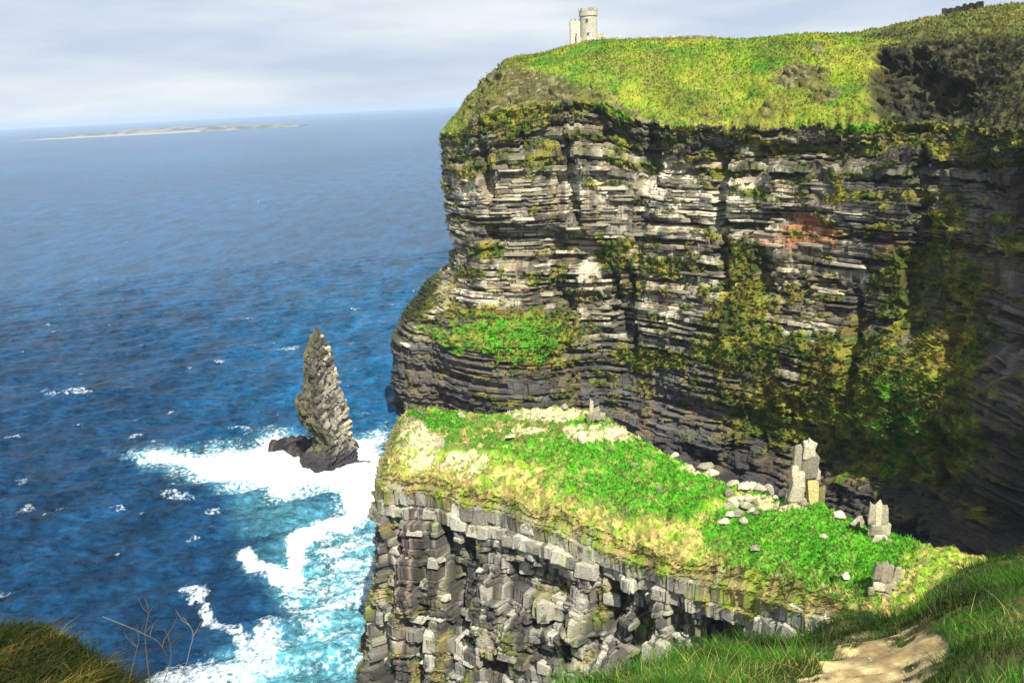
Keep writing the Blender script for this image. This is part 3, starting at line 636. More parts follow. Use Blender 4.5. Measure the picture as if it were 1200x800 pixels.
def cliff_slabs():
    cl, gs, P, c, veg, u, v, o = MAIN[:8]; beds = MAIN[15]; zr = MAIN[16]
    rg = random.Random(4); n = 0; used = []
    cand = 0
    R, C = u.shape
    while n < 170 and cand < 9000:
        cand += 1
        b = rg.randrange(20, len(beds)-8); k = rg.randrange(20, C-20); r = b*4+1
        uu = u[r, k]; vv = v[r, k]
        if not (532 < uu < 1010 and 165 < vv < 395): continue
        if veg[r, k] > .25 or MS[k+8]-MS[k-8] > 7: continue
        if o[r, max(k-14, 0):k+15].std() > .9: continue
        if rg.random() > (1.0 if 200 < vv < 300 and uu < 900 else .3): continue
        L_ = rg.uniform(4, 13)*(1.5 if rg.random() < .2 else 1); h = (beds[b+1]-beds[b])*rg.uniform(.6, .95)
        if any(abs(MS[k]-a) < (L_+l2)*.5 and abs(b-bb) < 1 for a, l2, bb in used): continue
        used.append((MS[k], L_, b))
        hw = int(L_/.36/2); seg = P[r+1, max(k-hw, 0):k+hw+1]
        nx, ny = MN[k]; prj = seg[:, 0]*nx+seg[:, 1]*ny
        d = np.percentile(prj, 80)-(P[r, k, 0]*nx+P[r, k, 1]*ny)
        dep = rg.uniform(1.8, 3.0); q = d+rg.uniform(.1, .6)-dep/2
        loc = (P[r, k, 0]+nx*q, P[r, k, 1]+ny*q, P[r, k, 2]+h*.38)
        place('rock_slab', SLABS[n % 8], frame_mat((-ny, nx), loc, L_, dep, h, 0, rg.uniform(-.012, .012), rg.uniform(-.05, .05)), cl); n += 1
    print('slabs', n)
cliff_slabs()
def shelf_blocks():
    hd, gt, P, Pt, c, uu, vv = SHELF[:7]; S, B, beds, u, v, veg = SHELF[10:16]
    rg = random.Random(8); n = 0; R, C = u.shape; nb = len(beds)-1
    hd_ = hd
    for course, (b, wlo, whi, pro) in enumerate(((nb-4, 1.8, 5.4, .15), (nb-3, 1.5, 4.6, .0))):
        s = SS_[0]+12
        while s < SS_[-1]-4:
            L_ = rg.uniform(wlo, whi); k = int(np.searchsorted(SS_, s+L_/2)); s += L_
            if k >= C-2: break
            r = b*4+1; U = u[r, k]; V = v[r, k]
            if not (430 < U < 985) or SR[k, 1] > 262: continue
            if veg[r, k] > .75 and rg.random() < .8: continue
            if rg.random() < .22: continue
            nx, ny = SN[k]; z0 = P[b*4, k, 2]; z1 = P[b*4+3, k, 2]; h = z1-z0
            dep = rg.uniform(2.0, 3.2); seg = P[r, max(k-5, 0):k+6]; prj = np.percentile(seg[:, 0]*nx+seg[:, 1]*ny, 70)-(P[r, k, 0]*nx+P[r, k, 1]*ny)
            q = prj+pro+rg.uniform(-.6, .45)-dep/2
            place('rock_block', BLOCKS[n % 8], frame_mat((-ny, nx), (P[r, k, 0]+nx*q, P[r, k, 1]+ny*q, (z0+z1)/2), L_*1.0, dep, h*rg.uniform(.7, 1.02), rg.uniform(-.03, .03), rg.uniform(-.02, .02), rg.uniform(-.09, .09)), hd_); n += 1
    cand = 0
    while n < 165 and cand < 6000:
        cand += 1; b = rg.randrange(6, nb-4); k = rg.randrange(20, C-20); r = b*4+1
        U = u[r, k]; V = v[r, k]
        if not (432 < U < 900 and V < 800 and SR[k, 1] < 262) or veg[r, k] > .5: continue
        L_ = rg.uniform(1.6, 4.6); h = (beds[b+1]-beds[b])*rg.uniform(.7, 1.5); nx, ny = SN[k]
        hw = int(L_/.3/2); seg = P[r, max(k-hw, 0):k+hw+1]; prj = np.percentile(seg[:, 0]*nx+seg[:, 1]*ny, 75)-(P[r, k, 0]*nx+P[r, k, 1]*ny)
        dep = rg.uniform(1.6, 2.6); q = prj+rg.uniform(-.1, .45)-dep/2
        place('rock_block', BLOCKS[n % 8], frame_mat((-ny, nx), (P[r, k, 0]+nx*q, P[r, k, 1]+ny*q, P[r, k, 2]+h*.35), L_, dep, h, rg.uniform(-.05, .05), rg.uniform(-.03, .03), rg.uniform(-.2, .2)), hd_); n += 1
    print('blocks', n)
shelf_blocks()
TOPP = SHELF[3].reshape(-1, 3); TU = SHELF[5].ravel(); TV = SHELF[6].ravel()
def on_top(u, v):
    d = (TU-u)**2+(TV-v)**2; i = int(np.argmin(d)); return TOPP[i]
BOULD = [boulder_mesh('boulder', 60+i) for i in range(7)]
for m_ in BOULD: m_.materials.append(M_PALE)
PBLK = [block_mesh('stone_block', 80+i, .11, .19, .08) for i in range(6)]
for m_ in PBLK: m_.materials.append(M_PALE)
M_YEL = rock_mat('lichened_stone', False, (.46, .40, .17), 2.0, dist=.15, strat=1.2)
YB = block_mesh('yellow_block', 95, .14, .2, .12); YB.materials.append(M_YEL)
def boulder(u, v, w, h, i, label, group=None, sink=.25, vis=None):
    p = on_top(u, v+h*.35); k = p[1]/F*1.02
    mw = Matrix.Translation((p[0], p[1]+w*k*.25, p[2]+h*k*(.5-sink)+.15)) @ Matrix.Rotation(random.uniform(0, 6), 4, 'Z') @ Matrix.Diagonal((w*k*1.45, w*k*1.3, h*k*1.5, 1))
    pr = dict(label=label, category='boulder')
    if group: pr['group'] = group
    return place('boulder', BOULD[i % 7], mw, None, **pr)
heap = [(860, 569, 13, 12), (857, 579, 11, 10), (873, 572, 17, 15), (882, 571, 13, 13), (893, 571, 13, 12), (903, 575, 12, 11), (911, 577, 10, 9), (918, 577, 11, 10), (926, 579, 9, 8), (866, 584, 12, 9), (877, 584, 12, 10),
        (853, 594, 14, 10), (861, 591, 12, 10), (873, 593, 15, 11), (881, 599, 12, 10), (867, 602, 13, 10), (857, 605, 13, 10), (872, 610, 9, 9), (886, 601, 8, 8), (887, 591, 9, 8), (848, 612, 14, 9), (895, 583, 9, 7), (909, 584, 8, 6)]
for i, (a, b_, w, h) in enumerate(heap):
    rank = ['first', 'second', 'third', 'fourth', 'fifth', 'sixth', 'seventh', 'eighth', 'ninth', 'tenth']
    tiers = [[j for j, hh in enumerate(heap) if lo <= hh[1] < hi] for lo, hi in ((0, 580), (580, 596), (596, 700))]
    for nm, tr in zip(('along the rim row', 'in the middle row', 'in the bottom row'), tiers):
        if i in tr:
            tr = sorted(tr, key=lambda j: heap[j][0]); lb = 'pale heaped boulder, %s from the left %s left of the tall pinnacle' % (rank[tr.index(i)], nm)
    boulder(a, b_, w, h, i, lb, 'boulders heaped left of the tall pinnacle', .15)
for i, (a, b_, w, h, lb) in enumerate([
    (982, 605, 16, 12, 'small pale boulder on the green turf just right of the tall pinnacle'),
    (1006, 612, 15, 18, 'upright rounded pale boulder beside the short rock pinnacle'),
    (517, 521, 10, 12, 'pale upright boulder near the seaward left tip of the green shelf'),
    (683, 512, 11, 15, 'pale boulder standing in the turf below the little white spike'),
    (541, 487, 9, 7, 'small pale boulder on the back edge of the shelf, left part'),
    (722, 509, 24, 9, 'low flat pale boulder right of the little white spike'),
    (826, 545, 18, 12, 'broad tan boulder on the shelf rim above the heap'),
    (838, 553, 15, 12, 'tan boulder touching the broad one on the shelf rim'),
    (662, 477, 12, 7, 'low pale boulder on the shelf rim left of the white spike'),
    (773, 573, 7, 6, 'tiny pale boulder alone in the brightest green turf'),
    (791, 534, 9, 8, 'small pale boulder high on the bright green turf'),
    (600, 512, 14, 6, 'flat pale boulder in the dark green turf of the shelf'),
    (745, 545, 10, 5, 'flat tan boulder in turf halfway down the shelf'),
    (886, 643, 14, 8, 'tan boulder at the ragged front edge of the shelf'),
    (965, 630, 9, 7, 'small tan boulder in the middle of the lush green slope'),
    (992, 675, 14, 9, 'brown boulder low on the lush slope below the short pinnacle')]):
    boulder(a, b_, w, h, i+3, lb)
def stack_of(u0, v0, label, blocks, cat='pinnacle', name='rock_pinnacle'):
    """blocks: (u, v, w, h, yellow) in photo scale about the foot"""
    p = on_top(u0, v0); e = empty(name, tuple(p), label=label, category=cat); k = p[1]/F*1.03
    for i, bl in enumerate(blocks):
        u, v, w, h, yel = bl[:5]; dy = bl[5] if len(bl) > 5 else 0; ry = bl[6] if len(bl) > 6 else random.uniform(-.06, .06)
        me = YB if yel else PBLK[i % 6]
        mw = Matrix.Translation(((u-u0)*k, dy*k, (v0-v)*k*1.06)) @ Matrix.Rotation(random.uniform(-.35, .1), 4, 'Z') @ Matrix.Rotation(ry, 4, 'Y') @ Matrix.Diagonal((w*k*1.06, w*k*.95, h*k*1.12, 1))
        o = bpy.data.objects.new('rock_block', me); COL.objects.link(o); o.parent = e; o.matrix_local = mw
    return e
stack_of(945, 592, 'tall pale rock pinnacle of stacked blocks on the rim of the green shelf', [
    (933, 576, 18, 23, 0, 0, .05), (935, 558, 15, 17, 0, 0, -.05), (931, 548, 9, 12, 0), (934, 532, 8, 28, 0, 2, .03), (948, 542, 17, 26, 0, 0, .04), (947, 524, 14, 16, 0, 0, -.07), (949, 521, 12, 14, 0, 1, .3), (955, 553, 11, 9, 0, -2, 0), (952, 572, 12, 38, 1, -2, -.02), (941, 555, 7, 10, 0, 2), (937, 588, 12, 12, 0, -2), (944, 590, 9, 8, 0, -3), (964, 584, 10, 24, 1, 5), (925, 584, 8, 12, 0, 4), (942, 570, 6, 20, 0, 5)])
stack_of(1030, 636, 'short blocky rock pinnacle right of the tall one on the shelf', [
    (1020, 600, 8, 24, 0, 0, .02), (1028, 600, 8, 26, 0, 1, 0), (1036, 601, 9, 25, 0, 0, -.02), (1025, 618, 12, 13, 0), (1035, 618, 12, 14, 0), (1030, 628, 18, 9, 0, 1), (1027, 634, 10, 9, 0, -3), (1040, 634, 9, 6, 0, -3), (1018, 622, 4, 8, 0)])
stack_of(1036, 694, 'low outcrop of jointed pale blocks on the near end of the shelf', [
    (1026, 667, 10, 20, 0, 0, .12), (1034, 667, 8, 22, 0, 0, .1), (1042, 668, 9, 22, 0, 0, .12), (1050, 671, 7, 20, 0, 0, .15), (1056, 671, 6, 12, 1, 0, .1), (1024, 683, 8, 9, 0, -2), (1031, 685, 9, 10, 0, -2), (1039, 686, 9, 10, 0, -2), (1047, 683, 7, 9, 0, -1), (1018, 689, 6, 9, 0, -2), (1029, 694, 7, 6, 0, -4), (1037, 696, 7, 6, 0, -4)], 'outcrop', 'rock_outcrop')
stack_of(700, 494, 'little white rock spike on the skyline of the shelf against the dark cliff', [(694, 478, 5, 16, 0, 0, 0), (699, 485, 9, 12, 0), (706, 488, 10, 7, 0), (692, 489, 8, 9, 0)])

# ------------------------------------------------------------------ sea stack
def build_stack():
    base = pz(388, 545, 0); Yd = base[1]
    tab = [(385, 369, 373), (392, 365, 377), (400, 363, 381), (412, 358, 387), (416, 356, 388), (430, 355, 391), (445, 353, 395), (460, 349, 400), (475, 347, 405), (488, 349, 409), (497, 354, 411), (504, 364, 412), (514, 369, 413), (522, 366, 415), (532, 354, 417), (546, 346, 418), (552, 344, 420)]
    zs = []; xl = []; xr = []
    for v_, l_, r_ in tab:
        a = pt(l_, v_, Yd); b = pt(r_, v_, Yd); zs.append((a[2]+b[2])/2); xl.append(a[0]); xr.append(b[0])
    zs = np.array(zs)[::-1]; xl = np.array(xl)[::-1]; xr = np.array(xr)[::-1]
    beds = make_beds(-2, zs[-1], .5, 1.5, 77); zr, bi, ed = bed_rows(beds); zr = np.minimum(zr, zs[-1]); R = len(zr); C = 200
    th = np.linspace(0, 2*np.pi, C); T, Z = np.meshgrid(th, zr); B = np.broadcast_to(bi[:, None], T.shape)
    cx = np.interp(Z, zs, (xl+xr)/2); hw = np.interp(Z, zs, (xr-xl)/2)
    ct = np.cos(T); st = np.sin(T); dia = 1/(np.abs(ct)**1.25+np.abs(st)**1.25)**(1/1.25)
    rot = 0
    X = hw*ct*dia; Y = (hw*.8+1.2)*st*dia
    ax = cx-base[0]
    per = T/(2*np.pi)*60
    tl = Z - .75*X*(X > -1)         # beds dip on the seaward flank
    n1 = fbm(per/4+5*ct, Z/4, 4, 600); n2 = fbm(per/1.3, tl/1.0, 3, 601)
    k = np.floor(tl/1.5+.5*vn(per/6, tl/6, 611)); pr = h2(k, np.floor(per/3.5+h2(k, k*0, 5)*9), 602)*2-1
    seam = sm(0, 1, np.clip(T/(2*np.pi), 0, 1)*0+1)
    col_ = h2(np.floor(per/2.1), np.floor(Z/9), 612)*2-1; lf = sm(1, -2, X)
    d = (n1-.5)*2.6+(n2-.5)*1.2+pr*(1.1-.7*lf)+col_*lf*1.0-.25*ed[:, None]
    d = d*np.clip(hw/5, .25, 1); f = 1+d/np.maximum(np.hypot(X, Y), 1)
    X = X*f; Y = Y*f
    # close the seam
    X[:, -1] = X[:, 0]; Y[:, -1] = Y[:, 0]
    P = np.stack([X+ax, Y, Z], -1)
    tt = h2(k, np.floor(per/3.5), 604)
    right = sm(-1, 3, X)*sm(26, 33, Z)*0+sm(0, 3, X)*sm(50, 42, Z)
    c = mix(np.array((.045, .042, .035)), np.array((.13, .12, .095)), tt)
    c = mix(c, np.array((.29, .265, .215)), right*sm(.3, .7, tt)*.95)  # right flank lightened: the sunlit side is put into the colour
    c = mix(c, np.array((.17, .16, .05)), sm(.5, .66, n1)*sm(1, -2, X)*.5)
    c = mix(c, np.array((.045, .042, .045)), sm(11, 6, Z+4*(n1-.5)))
    e = empty('sea_stack', (base[0], base[1], 0), label='tall tapering sea stack of tilted rock layers standing in white surf', category='sea stack')
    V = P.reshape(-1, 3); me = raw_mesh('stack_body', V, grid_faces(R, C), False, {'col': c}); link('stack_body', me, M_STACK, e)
    top = P[-1]; # cap
    rg = random.Random(5)
    for i in range(44):
        z = rg.uniform(13, 58) if i > 9 else rg.uniform(38, 62); h = float(np.interp(z, zs, (xr-xl)/2)); x0 = float(np.interp(z, zs, (xl+xr)/2))-base[0]
        q = rg.uniform(.15, .95); x = x0+h*q; y = -(h*.8+1.2)*(1-q)*.9-.3
        L_ = rg.uniform(2, 4.2)*(.5+h/14); mw = Matrix.Translation((x, y, z)) @ Matrix.Rotation(rad(rg.uniform(28, 50)), 4, 'Z') @ Matrix.Rotation(rad(rg.uniform(-30, -16)), 4, 'Y') @ Matrix.Diagonal((L_, 2.2, rg.uniform(.7, 1.3), 1))
        o = bpy.data.objects.new('tilted_slab', SLABS[i % 8]); COL.objects.link(o); o.parent = e; o.matrix_local = mw
    # wave-cut base
    poly = [(292, 527), (298, 517), (316, 511), (345, 513), (366, 518), (418, 522), (419, 538), (405, 547), (385, 551), (366, 548), (350, 539), (333, 533), (308, 532)]
    gx = np.linspace(-34, 20, 150); gy = np.linspace(-16, 34, 120); GX, GY = np.meshgrid(gx, gy)
    u, v = proj(np.stack([GX+base[0], GY+base[1], 0*GX], -1).reshape(-1, 3)); u = u.reshape(GX.shape); v = v.reshape(GX.shape)
    nn = fbm(GX/4, GY/4, 4, 620); sdv = sdist(u+(nn-.5)*14, v+(nn-.5)*6, poly)
    H = -1.6 + sm(-2, 4, sdv)*(2.4+3.2*nn+2.6*sm(-20, 5, GX)) + np.floor(nn*9)*.2
    cc = mix(np.array((.02, .018, .02)), np.array((.06, .052, .045)), sm(.4, .7, fbm(GX/2, GY/2, 3, 621)))
    me = raw_mesh('rock_base', np.stack([GX, GY, H], -1), grid_faces(*GX.shape), False, {'col': cc}); link('rock_base', me, M_STACK, e)
    b2 = pz(424, 545, 0); gx = np.linspace(-9, 9, 60); GX, GY = np.meshgrid(gx, gx*.8)
    nn = fbm(GX/2, GY/2, 4, 630); r = np.hypot(GX/7, GY/4.5)+(nn-.5)*.5
    H = -1+2.6*sm(1, .6, r)+.8*(nn-.5)
    me = raw_mesh('sea_rock', np.stack([GX, GY, H], -1), grid_faces(*GX.shape), False, {'col': np.broadcast_to(np.array((.14, .15, .17)), GX.shape+(3,))})
    o = link('sea_rock', me, M_STACK, None, label='flat dark rock awash in the surf right of the sea stack', category='rock'); o.location = (b2[0], b2[1], 0)
    return e, base
STACK, SB = build_stack()

# ------------------------------------------------------------------ far island
def build_island():
    a = pz(20, 165.5, 0); b = pz(350, 148.8, 0)
    a = np.array(a); b = np.array(b); t = np.linspace(0, 1, 300); q = np.linspace(0, 1, 24); T, Q = np.meshgrid(t, q)
    ax = a+(b-a)*0; d = b-a; per = np.array([-d[1], d[0], 0])/np.linalg.norm(d)
    if per[1] < 0: per = -per
    wdt = 1500
    X = a[0]+d[0]*T+per[0]*Q*wdt; Y = a[1]+d[1]*T+per[1]*Q*wdt
    n = fbm(T*12, Q*2, 4, 700)
    H = (8+52*np.sin(np.pi*T)**.8*(.35+n))*np.sin(np.pi*np.clip(Q*.9+.02, 0, 1))**.8 - 2 - 4*(Q == 0)
    n2 = fbm(T*40, Q*6, 3, 701)
    c = mix(np.array((.06, .08, .05)), np.array((.20, .18, .14)), sm(.4, .65, n2))
    c = mix(c, np.array((.26, .245, .22)), sm(.10, .04, Q)*sm(.3, .6, fbm(T*9, 0*T, 3, 702)+.25*np.sin(T*3.1)))
    me = raw_mesh('island', np.stack([X, Y, H], -1), grid_faces(*T.shape), True, {'col': c}); 
    m, nn, l, b_ = newmat('island_ground'); at = nn.new('ShaderNodeAttribute'); at.attribute_name = 'col'; l.new(at.outputs['Color'], b_.inputs['Base Color']); b_.inputs['Roughness'].default_value = 1
    link('island', me, m, kind='structure')
build_island()

def EARTH():
    m, n, l, b = newmat('worn_earth'); a = n.new('ShaderNodeAttribute'); a.attribute_name = 'col'
    g = n.new('ShaderNodeNewGeometry'); mp_ = n.new('ShaderNodeMapping'); mp_.inputs['Scale'].default_value = (1, .3, .3); l.new(g.outputs['Position'], mp_.inputs['Vector'])
    n1 = noise_n(n, l, 14, mp_.outputs[0], 6, .75); l.new(mulcol(n, l, a.outputs['Color'], n1, .68, 1.25), b.inputs['Base Color']); b.inputs['Roughness'].default_value = .95
    bp = n.new('ShaderNodeBump'); bp.inputs['Strength'].default_value = .5; bp.inputs['Distance'].default_value = .02; l.new(n1, bp.inputs['Height']); l.new(bp.outputs[0], b.inputs['Normal']); return m
# ------------------------------------------------------------------ foreground hillside
CREST = [(-300, 760, 8.5), (-60, 735, 7.6), (40, 742, 7.0), (90, 758, 6.4), (140, 784, 5.8), (195, 822, 5.2), (260, 900, 4.8), (330, 980, 4.6), (520, 960, 6.0), (640, 860, 9.5), (700, 806, 12.5), (780, 775, 15), (860, 757, 17), (960, 748, 19), (1050, 722, 21), (1092, 694, 23.5), (1150, 664, 27), (1250, 630, 33), (1500, 590, 42), (2200, 560, 46)]
_cp = np.array([pt(*c) for c in CREST]); K_AZ = np.arctan2(_cp[:, 0], _cp[:, 1]); _cs = crom(np.stack([K_AZ, np.hypot(_cp[:, 0], _cp[:, 1]), _cp[:, 2]], 1), 10); C_AZ, C_R, C_Z = _cs[:, 0], _cs[:, 1], _cs[:, 2]
def ground(az, r):
    Rc = np.interp(az, C_AZ, C_R); Zc = np.interp(az, C_AZ, C_Z)
    q = r/Rc; x = r*np.sin(az); y = r*np.cos(az)
    zin = 158.3+(Zc-158.3)*q
    fall = np.interp(az, [rad(-20), rad(2), rad(14), rad(40)], [2.2, 1.9, 1.0, .8])
    over = np.maximum(r-Rc, 0); zout = Zc-fall*over*(1-np.exp(-over/2.0))-.12*over
    z = np.where(q < 1, zin, zout)
    bumps = .75*(fbm(x/2.3, y/2.3, 3, 800)-.5)+.16*(fbm(x/.5, y/.5, 3, 801)-.5)
    return x, y, z+bumps*sm(.5, 3, r)*np.interp(az, [rad(-12), rad(0)], [.4, 1])-np.interp(az, [rad(-12), rad(0)], [.12, 0])*sm(2, 5, r), q
def build_hill():
    az = np.concatenate([np.linspace(rad(-60), rad(3), 160), np.linspace(rad(3.2), rad(32), 380), np.linspace(rad(33), rad(75), 50)])
    q = np.concatenate([np.linspace(.02, .35, 12), np.linspace(.36, 1.12, 220), [1.2, 1.3, 1.45, 1.7, 2, 2.5, 3, 4, 5, 6.5, 9, 13]])
    A, Q = np.meshgrid(az, q); Rc = np.interp(A, C_AZ, C_R)
    X, Y, Z, q_ = ground(A, Q*Rc); Z = np.maximum(Z, -4)
    u, v = proj(np.stack([X, Y, Z], -1).reshape(-1, 3)); u = u.reshape(X.shape); v = v.reshape(X.shape)
    c = mix(np.array((.035, .06, .012)), np.array((.09, .085, .03)), sm(.4, .65, fbm(X/.7, Y/.7, 4, 810)))
    me = raw_mesh('hillside', np.stack([X, Y, Z], -1), grid_faces(*X.shape), True, {'col': c})
    m = grass_mat('hillside_turf', 6, .8, .05); link('hillside', me, m, kind='structure')
    # worn earth path: a thin sheet on the ground
    poly = [(925, 830), (944, 797), (968, 772), (992, 754), (1022, 749), (1050, 755), (1066, 740), (1092, 737), (1108, 755), (1102, 776), (1078, 794), (1060, 812), (1030, 900), (940, 1200), (840, 1200), (920, 900)]
    nn = fbm(X/.35, Y/.35, 4, 820); nn2 = fbm(X/.12, Y/.12, 2, 821)
    sdv = sdist(u+(nn-.5)*60+(nn2-.5)*14, v+(nn-.5)*34+(nn2-.5)*8, poly); sdv = np.where(v > 0, sdv, -99)
    Fc = grid_faces(*X.shape); keep = (sdv.ravel()[Fc] > -2).all(1) & (Q.ravel()[Fc] < 1).all(1)
    used = np.unique(Fc[keep]); rm = -np.ones(X.size, int); rm[used] = np.arange(len(used))
    V = np.stack([X, Y, Z+.005+(nn2-.5)*.004], -1).reshape(-1, 3)[used]
    cc = mix(np.array((.28, .19, .075)), np.array((.62, .47, .20)), sm(.35, .65, fbm(V[:, 0]/.3, V[:, 1]/1.3, 4, 822)))
    cc = mix(np.array((.08, .075, .03)), cc, sm(-2, 9, sdv.ravel()[used]+8*(nn2.ravel()[used]-.5)))
    me = raw_mesh('path', V, rm[Fc[keep]], True, {'col': cc}); link('path', me, EARTH(), kind='structure')
    return poly
PATH_POLY = build_hill()

# ------------------------------------------------------------------ vegetation as real blades
def blades(name, base, length, width, lean, color, curve=.5, seg=2, label='', category='grass', seed=1, mat=None, up=None, **props):
    """base (n,3); length,width (n,); lean (n,3) horizontal lean vector"""
    n = len(base); rng = np.random.default_rng(seed); az = rng.random(n)*np.pi*2
    side = np.stack([np.cos(az), np.sin(az), 0*az], 1)
    U = np.array((0, 0, 1.0)) if up is None else up
    V = []; 
    for i in range(seg+1):
        t = i/seg
        cpos = base + (U*(length*(t-.25*curve*t*t))[:, None]) + lean*(length*(t*t*curve+.15*t))[:, None]
        wd = width*(1-t)**.7 if i < seg else 0*width
        if i < seg: V += [cpos-side*wd[:, None]/2, cpos+side*wd[:, None]/2]
        else: V += [cpos]
    k = 2*seg+1; V = np.stack(V, 1).reshape(-1, 3); b0 = (np.arange(n)*k)[:, None]
    F_ = []
    for i in range(seg-1):
        F_ += [np.hstack([b0+2*i, b0+2*i+1, b0+2*i+3]), np.hstack([b0+2*i, b0+2*i+3, b0+2*i+2])]
    F_ += [np.hstack([b0+2*seg-2, b0+2*seg-1, b0+2*seg])]
    Fc = np.concatenate(F_); cv = np.repeat(color, k, 0)
    me = raw_mesh(name, V, Fc, False, {'col': cv})
    return link(name, me, mat or M_BLADE, None, kind='stuff', label=label, category=category, **props)
def pick(w, n, rng):
    p = w.ravel().astype(float); p /= p.sum(); return rng.choice(p.size, n, p=p)
def hill_grass():
    rng = np.random.default_rng(5)
    n = 62000; uu = rng.uniform(640, 1300, n); az0 = np.interp(uu, [c[0] for c in CREST], K_AZ)
    q = 1.05-.85*rng.random(n)**1.1
    X, Y, Z, _ = ground(az0, q*np.interp(az0, C_AZ, C_R)); u, v = proj(np.stack([X, Y, Z], -1))
    cl = fbm(X/1.1, Y/1.1, 3, 830); nn = fbm(X/.35, Y/.35, 4, 820)
    nn2 = fbm(X/.12, Y/.12, 2, 821); sdv = sdist(u+(nn-.5)*60+(nn2-.5)*14, v+(nn-.5)*34+(nn2-.5)*8, PATH_POLY); keep = ((sdv < -3) | (rng.random(n) < .6*sm(20, -3, sdv)+.03)) & (v < 860) & (rng.random(n) < sm(.25, .5, cl)+.35) 
    X, Y, Z, u, v, cl, az0, q, sdv = [a[keep] for a in (X, Y, Z, u, v, cl, az0, q, sdv)]; m = len(X)
    ln = (.10+.34*rng.random(m)**1.8)*(.3+1.3*cl)*sm(.1, .6, q)**.5*sm(0, 26, -sdv+6)**.5; ln *= np.where(rng.random(m) < .04, 1.5, 1)
    wd = (.009+.011*rng.random(m))*(.4+.6*q)
    ld = rng.normal(size=(m, 2))*.65+(np.array((-.3, .1))+1.6*np.stack([fbm(X/.9, Y/.9, 2, 833)-.5, fbm(X/.9, Y/.9, 2, 834)-.5], 1)*1.6); lean = np.hstack([ld, np.zeros((m, 1))])
    g = mix(np.array((.018, .050, .006)), np.array((.07, .20, .012)), sm(.42, .62, fbm(X/.8+9, Y/.8, 3, 835))*(.4+.6*rng.random(m))); g = mix(g, np.array((.30, .26, .08)), (rng.random(m) < .03+.22*sm(.5, .65, fbm(X/1.2, Y/1.2, 3, 836)))*1.0)
    g = mix(g, np.array((.05, .24, .01)), sm(1000, 900, np.abs(u-950)+600)*0*cl)
    dk_ = sm(.36, .56, fbm(X/2.4, Y/2.4, 3, 837)); g = g*(.30+.9*dk_)[:, None]
    blades('long_grass', np.stack([X, Y, Z-.02], 1), ln, wd, lean, g, .55, 3, 'long green windswept grass around the bare path patch in the near foreground', seed=9)
    # tussock at left
    n = 21000; uu = rng.uniform(-150, 215, n); az0 = np.interp(uu, [c[0] for c in CREST], K_AZ); q = 1.05-.5*rng.random(n)
    X, Y, Z, _ = ground(az0, q*np.interp(az0, C_AZ, C_R)); cl = fbm(X/.5, Y/.5, 3, 840)
    u, v = proj(np.stack([X, Y, Z], -1))
    ln = (.08+.14*rng.random(n)); wd = .006+.006*rng.random(n)
    ld = rng.normal(size=(n, 2))*.4+np.array((.7, -.35)); lean = np.hstack([ld, np.zeros((n, 1))])
    g = mix(np.array((.035, .036, .008)), np.array((.27, .20, .04)), np.clip(sm(.45, .65, cl)*rng.random(n)*1.3, 0, 1)); g = mix(g, np.array((.035, .06, .010)), (rng.random(n) < .3)*1.0)
    blades('tussock_grass', np.stack([X, Y, Z-.01], 1), ln, wd, lean, g, .9, 3, 'drooping olive tussock grass on the cliff edge at the lower left corner', seed=10)
hill_grass()
def far_tufts():
    rng = np.random.default_rng(6)
    # main cliff slope
    Pm, cc, scarp, uu, vv = MAIN[8:13]; hole = MAIN[18]
    w = ((uu > 520) & (uu < 1230) & (vv > 0)).astype(float)*(1-.75*scarp)*(1-.8*hole); i = pick(w, 30000, rng)
    B = Pm.reshape(-1, 3)[i]+rng.normal(size=(len(i), 3))*(.3, .3, 0); c = cc.reshape(-1, 3)[i]*(.8+.4*rng.random((len(i), 1)))
    n = len(i); blades('slope_grass', B, .5+.9*rng.random(n)**2, .5+.7*rng.random(n), np.hstack([rng.normal(size=(n, 2))*.5, np.zeros((n, 1))]), c, .5, 1, 'yellow green grass on the steep slope above the big cliff', seed=12)
    # vegetation patches on the cliff face
    P, c0, veg, u, v = MAIN[2:7]; w = veg*((u > 455) & (u < 1230)); i = pick(w, 26000, rng); C = u.shape[1]; col = i % C
    B = P.reshape(-1, 3)[i]; c = c0.reshape(-1, 3)[i]*(.7+.7*rng.random((len(i), 1))); n = len(i)
    lean = np.hstack([MN[col]*1.1+rng.normal(size=(n, 2))*.3, np.zeros((n, 1))])
    blades('ledge_plants', B, .7+1.0*rng.random(n)**2, .6+.8*rng.random(n), lean, c, .9, 1, 'grass and plants growing on the ledges of the big cliff face', 'plants', seed=13)
    # shelf top
    Pt, ct, us, vs, lush, front, bare = SHELF[3:10]
    w = ((us > 430) & (us < 1230)).astype(float)*(1-.7*bare)*(.35+lush); i = pick(w, 52000, rng); n = len(i)
    B = Pt.reshape(-1, 3)[i]+rng.normal(size=(n, 3))*(.15, .15, 0); c = ct.reshape(-1, 3)[i]*(.65+.7*rng.random((n, 1)))
    blades('shelf_grass', B, .25+.75*rng.random(n)**2, .22+.4*rng.random(n), np.hstack([rng.normal(size=(n, 2))*.5, np.zeros((n, 1))]), c, .6, 1, 'bright green and straw coloured turf covering the top of the low shelf', seed=14)
    P, ve, u = SHELF[2], SHELF[15], SHELF[13]; w = ve*((u > 425) & (u < 1230)); i = pick(w, 16000, rng); n = len(i); col = i % u.shape[1]
    B = P.reshape(-1, 3)[i]; k = rng.random((n, 1)); c = np.array((.32, .27, .09))*k+np.array((.12, .16, .03))*(1-k); c *= (.6+.7*rng.random((n, 1)))
    lean = np.hstack([SN[col]*1.1+rng.normal(size=(n, 2))*.3, np.zeros((n, 1))])
    blades('rim_grass', B, .35+.7*rng.random(n)**2, .25+.35*rng.random(n), lean, c, 1.0, 1, 'dry grass hanging over the rim and ledges of the near rock face', seed=15)
far_tufts()
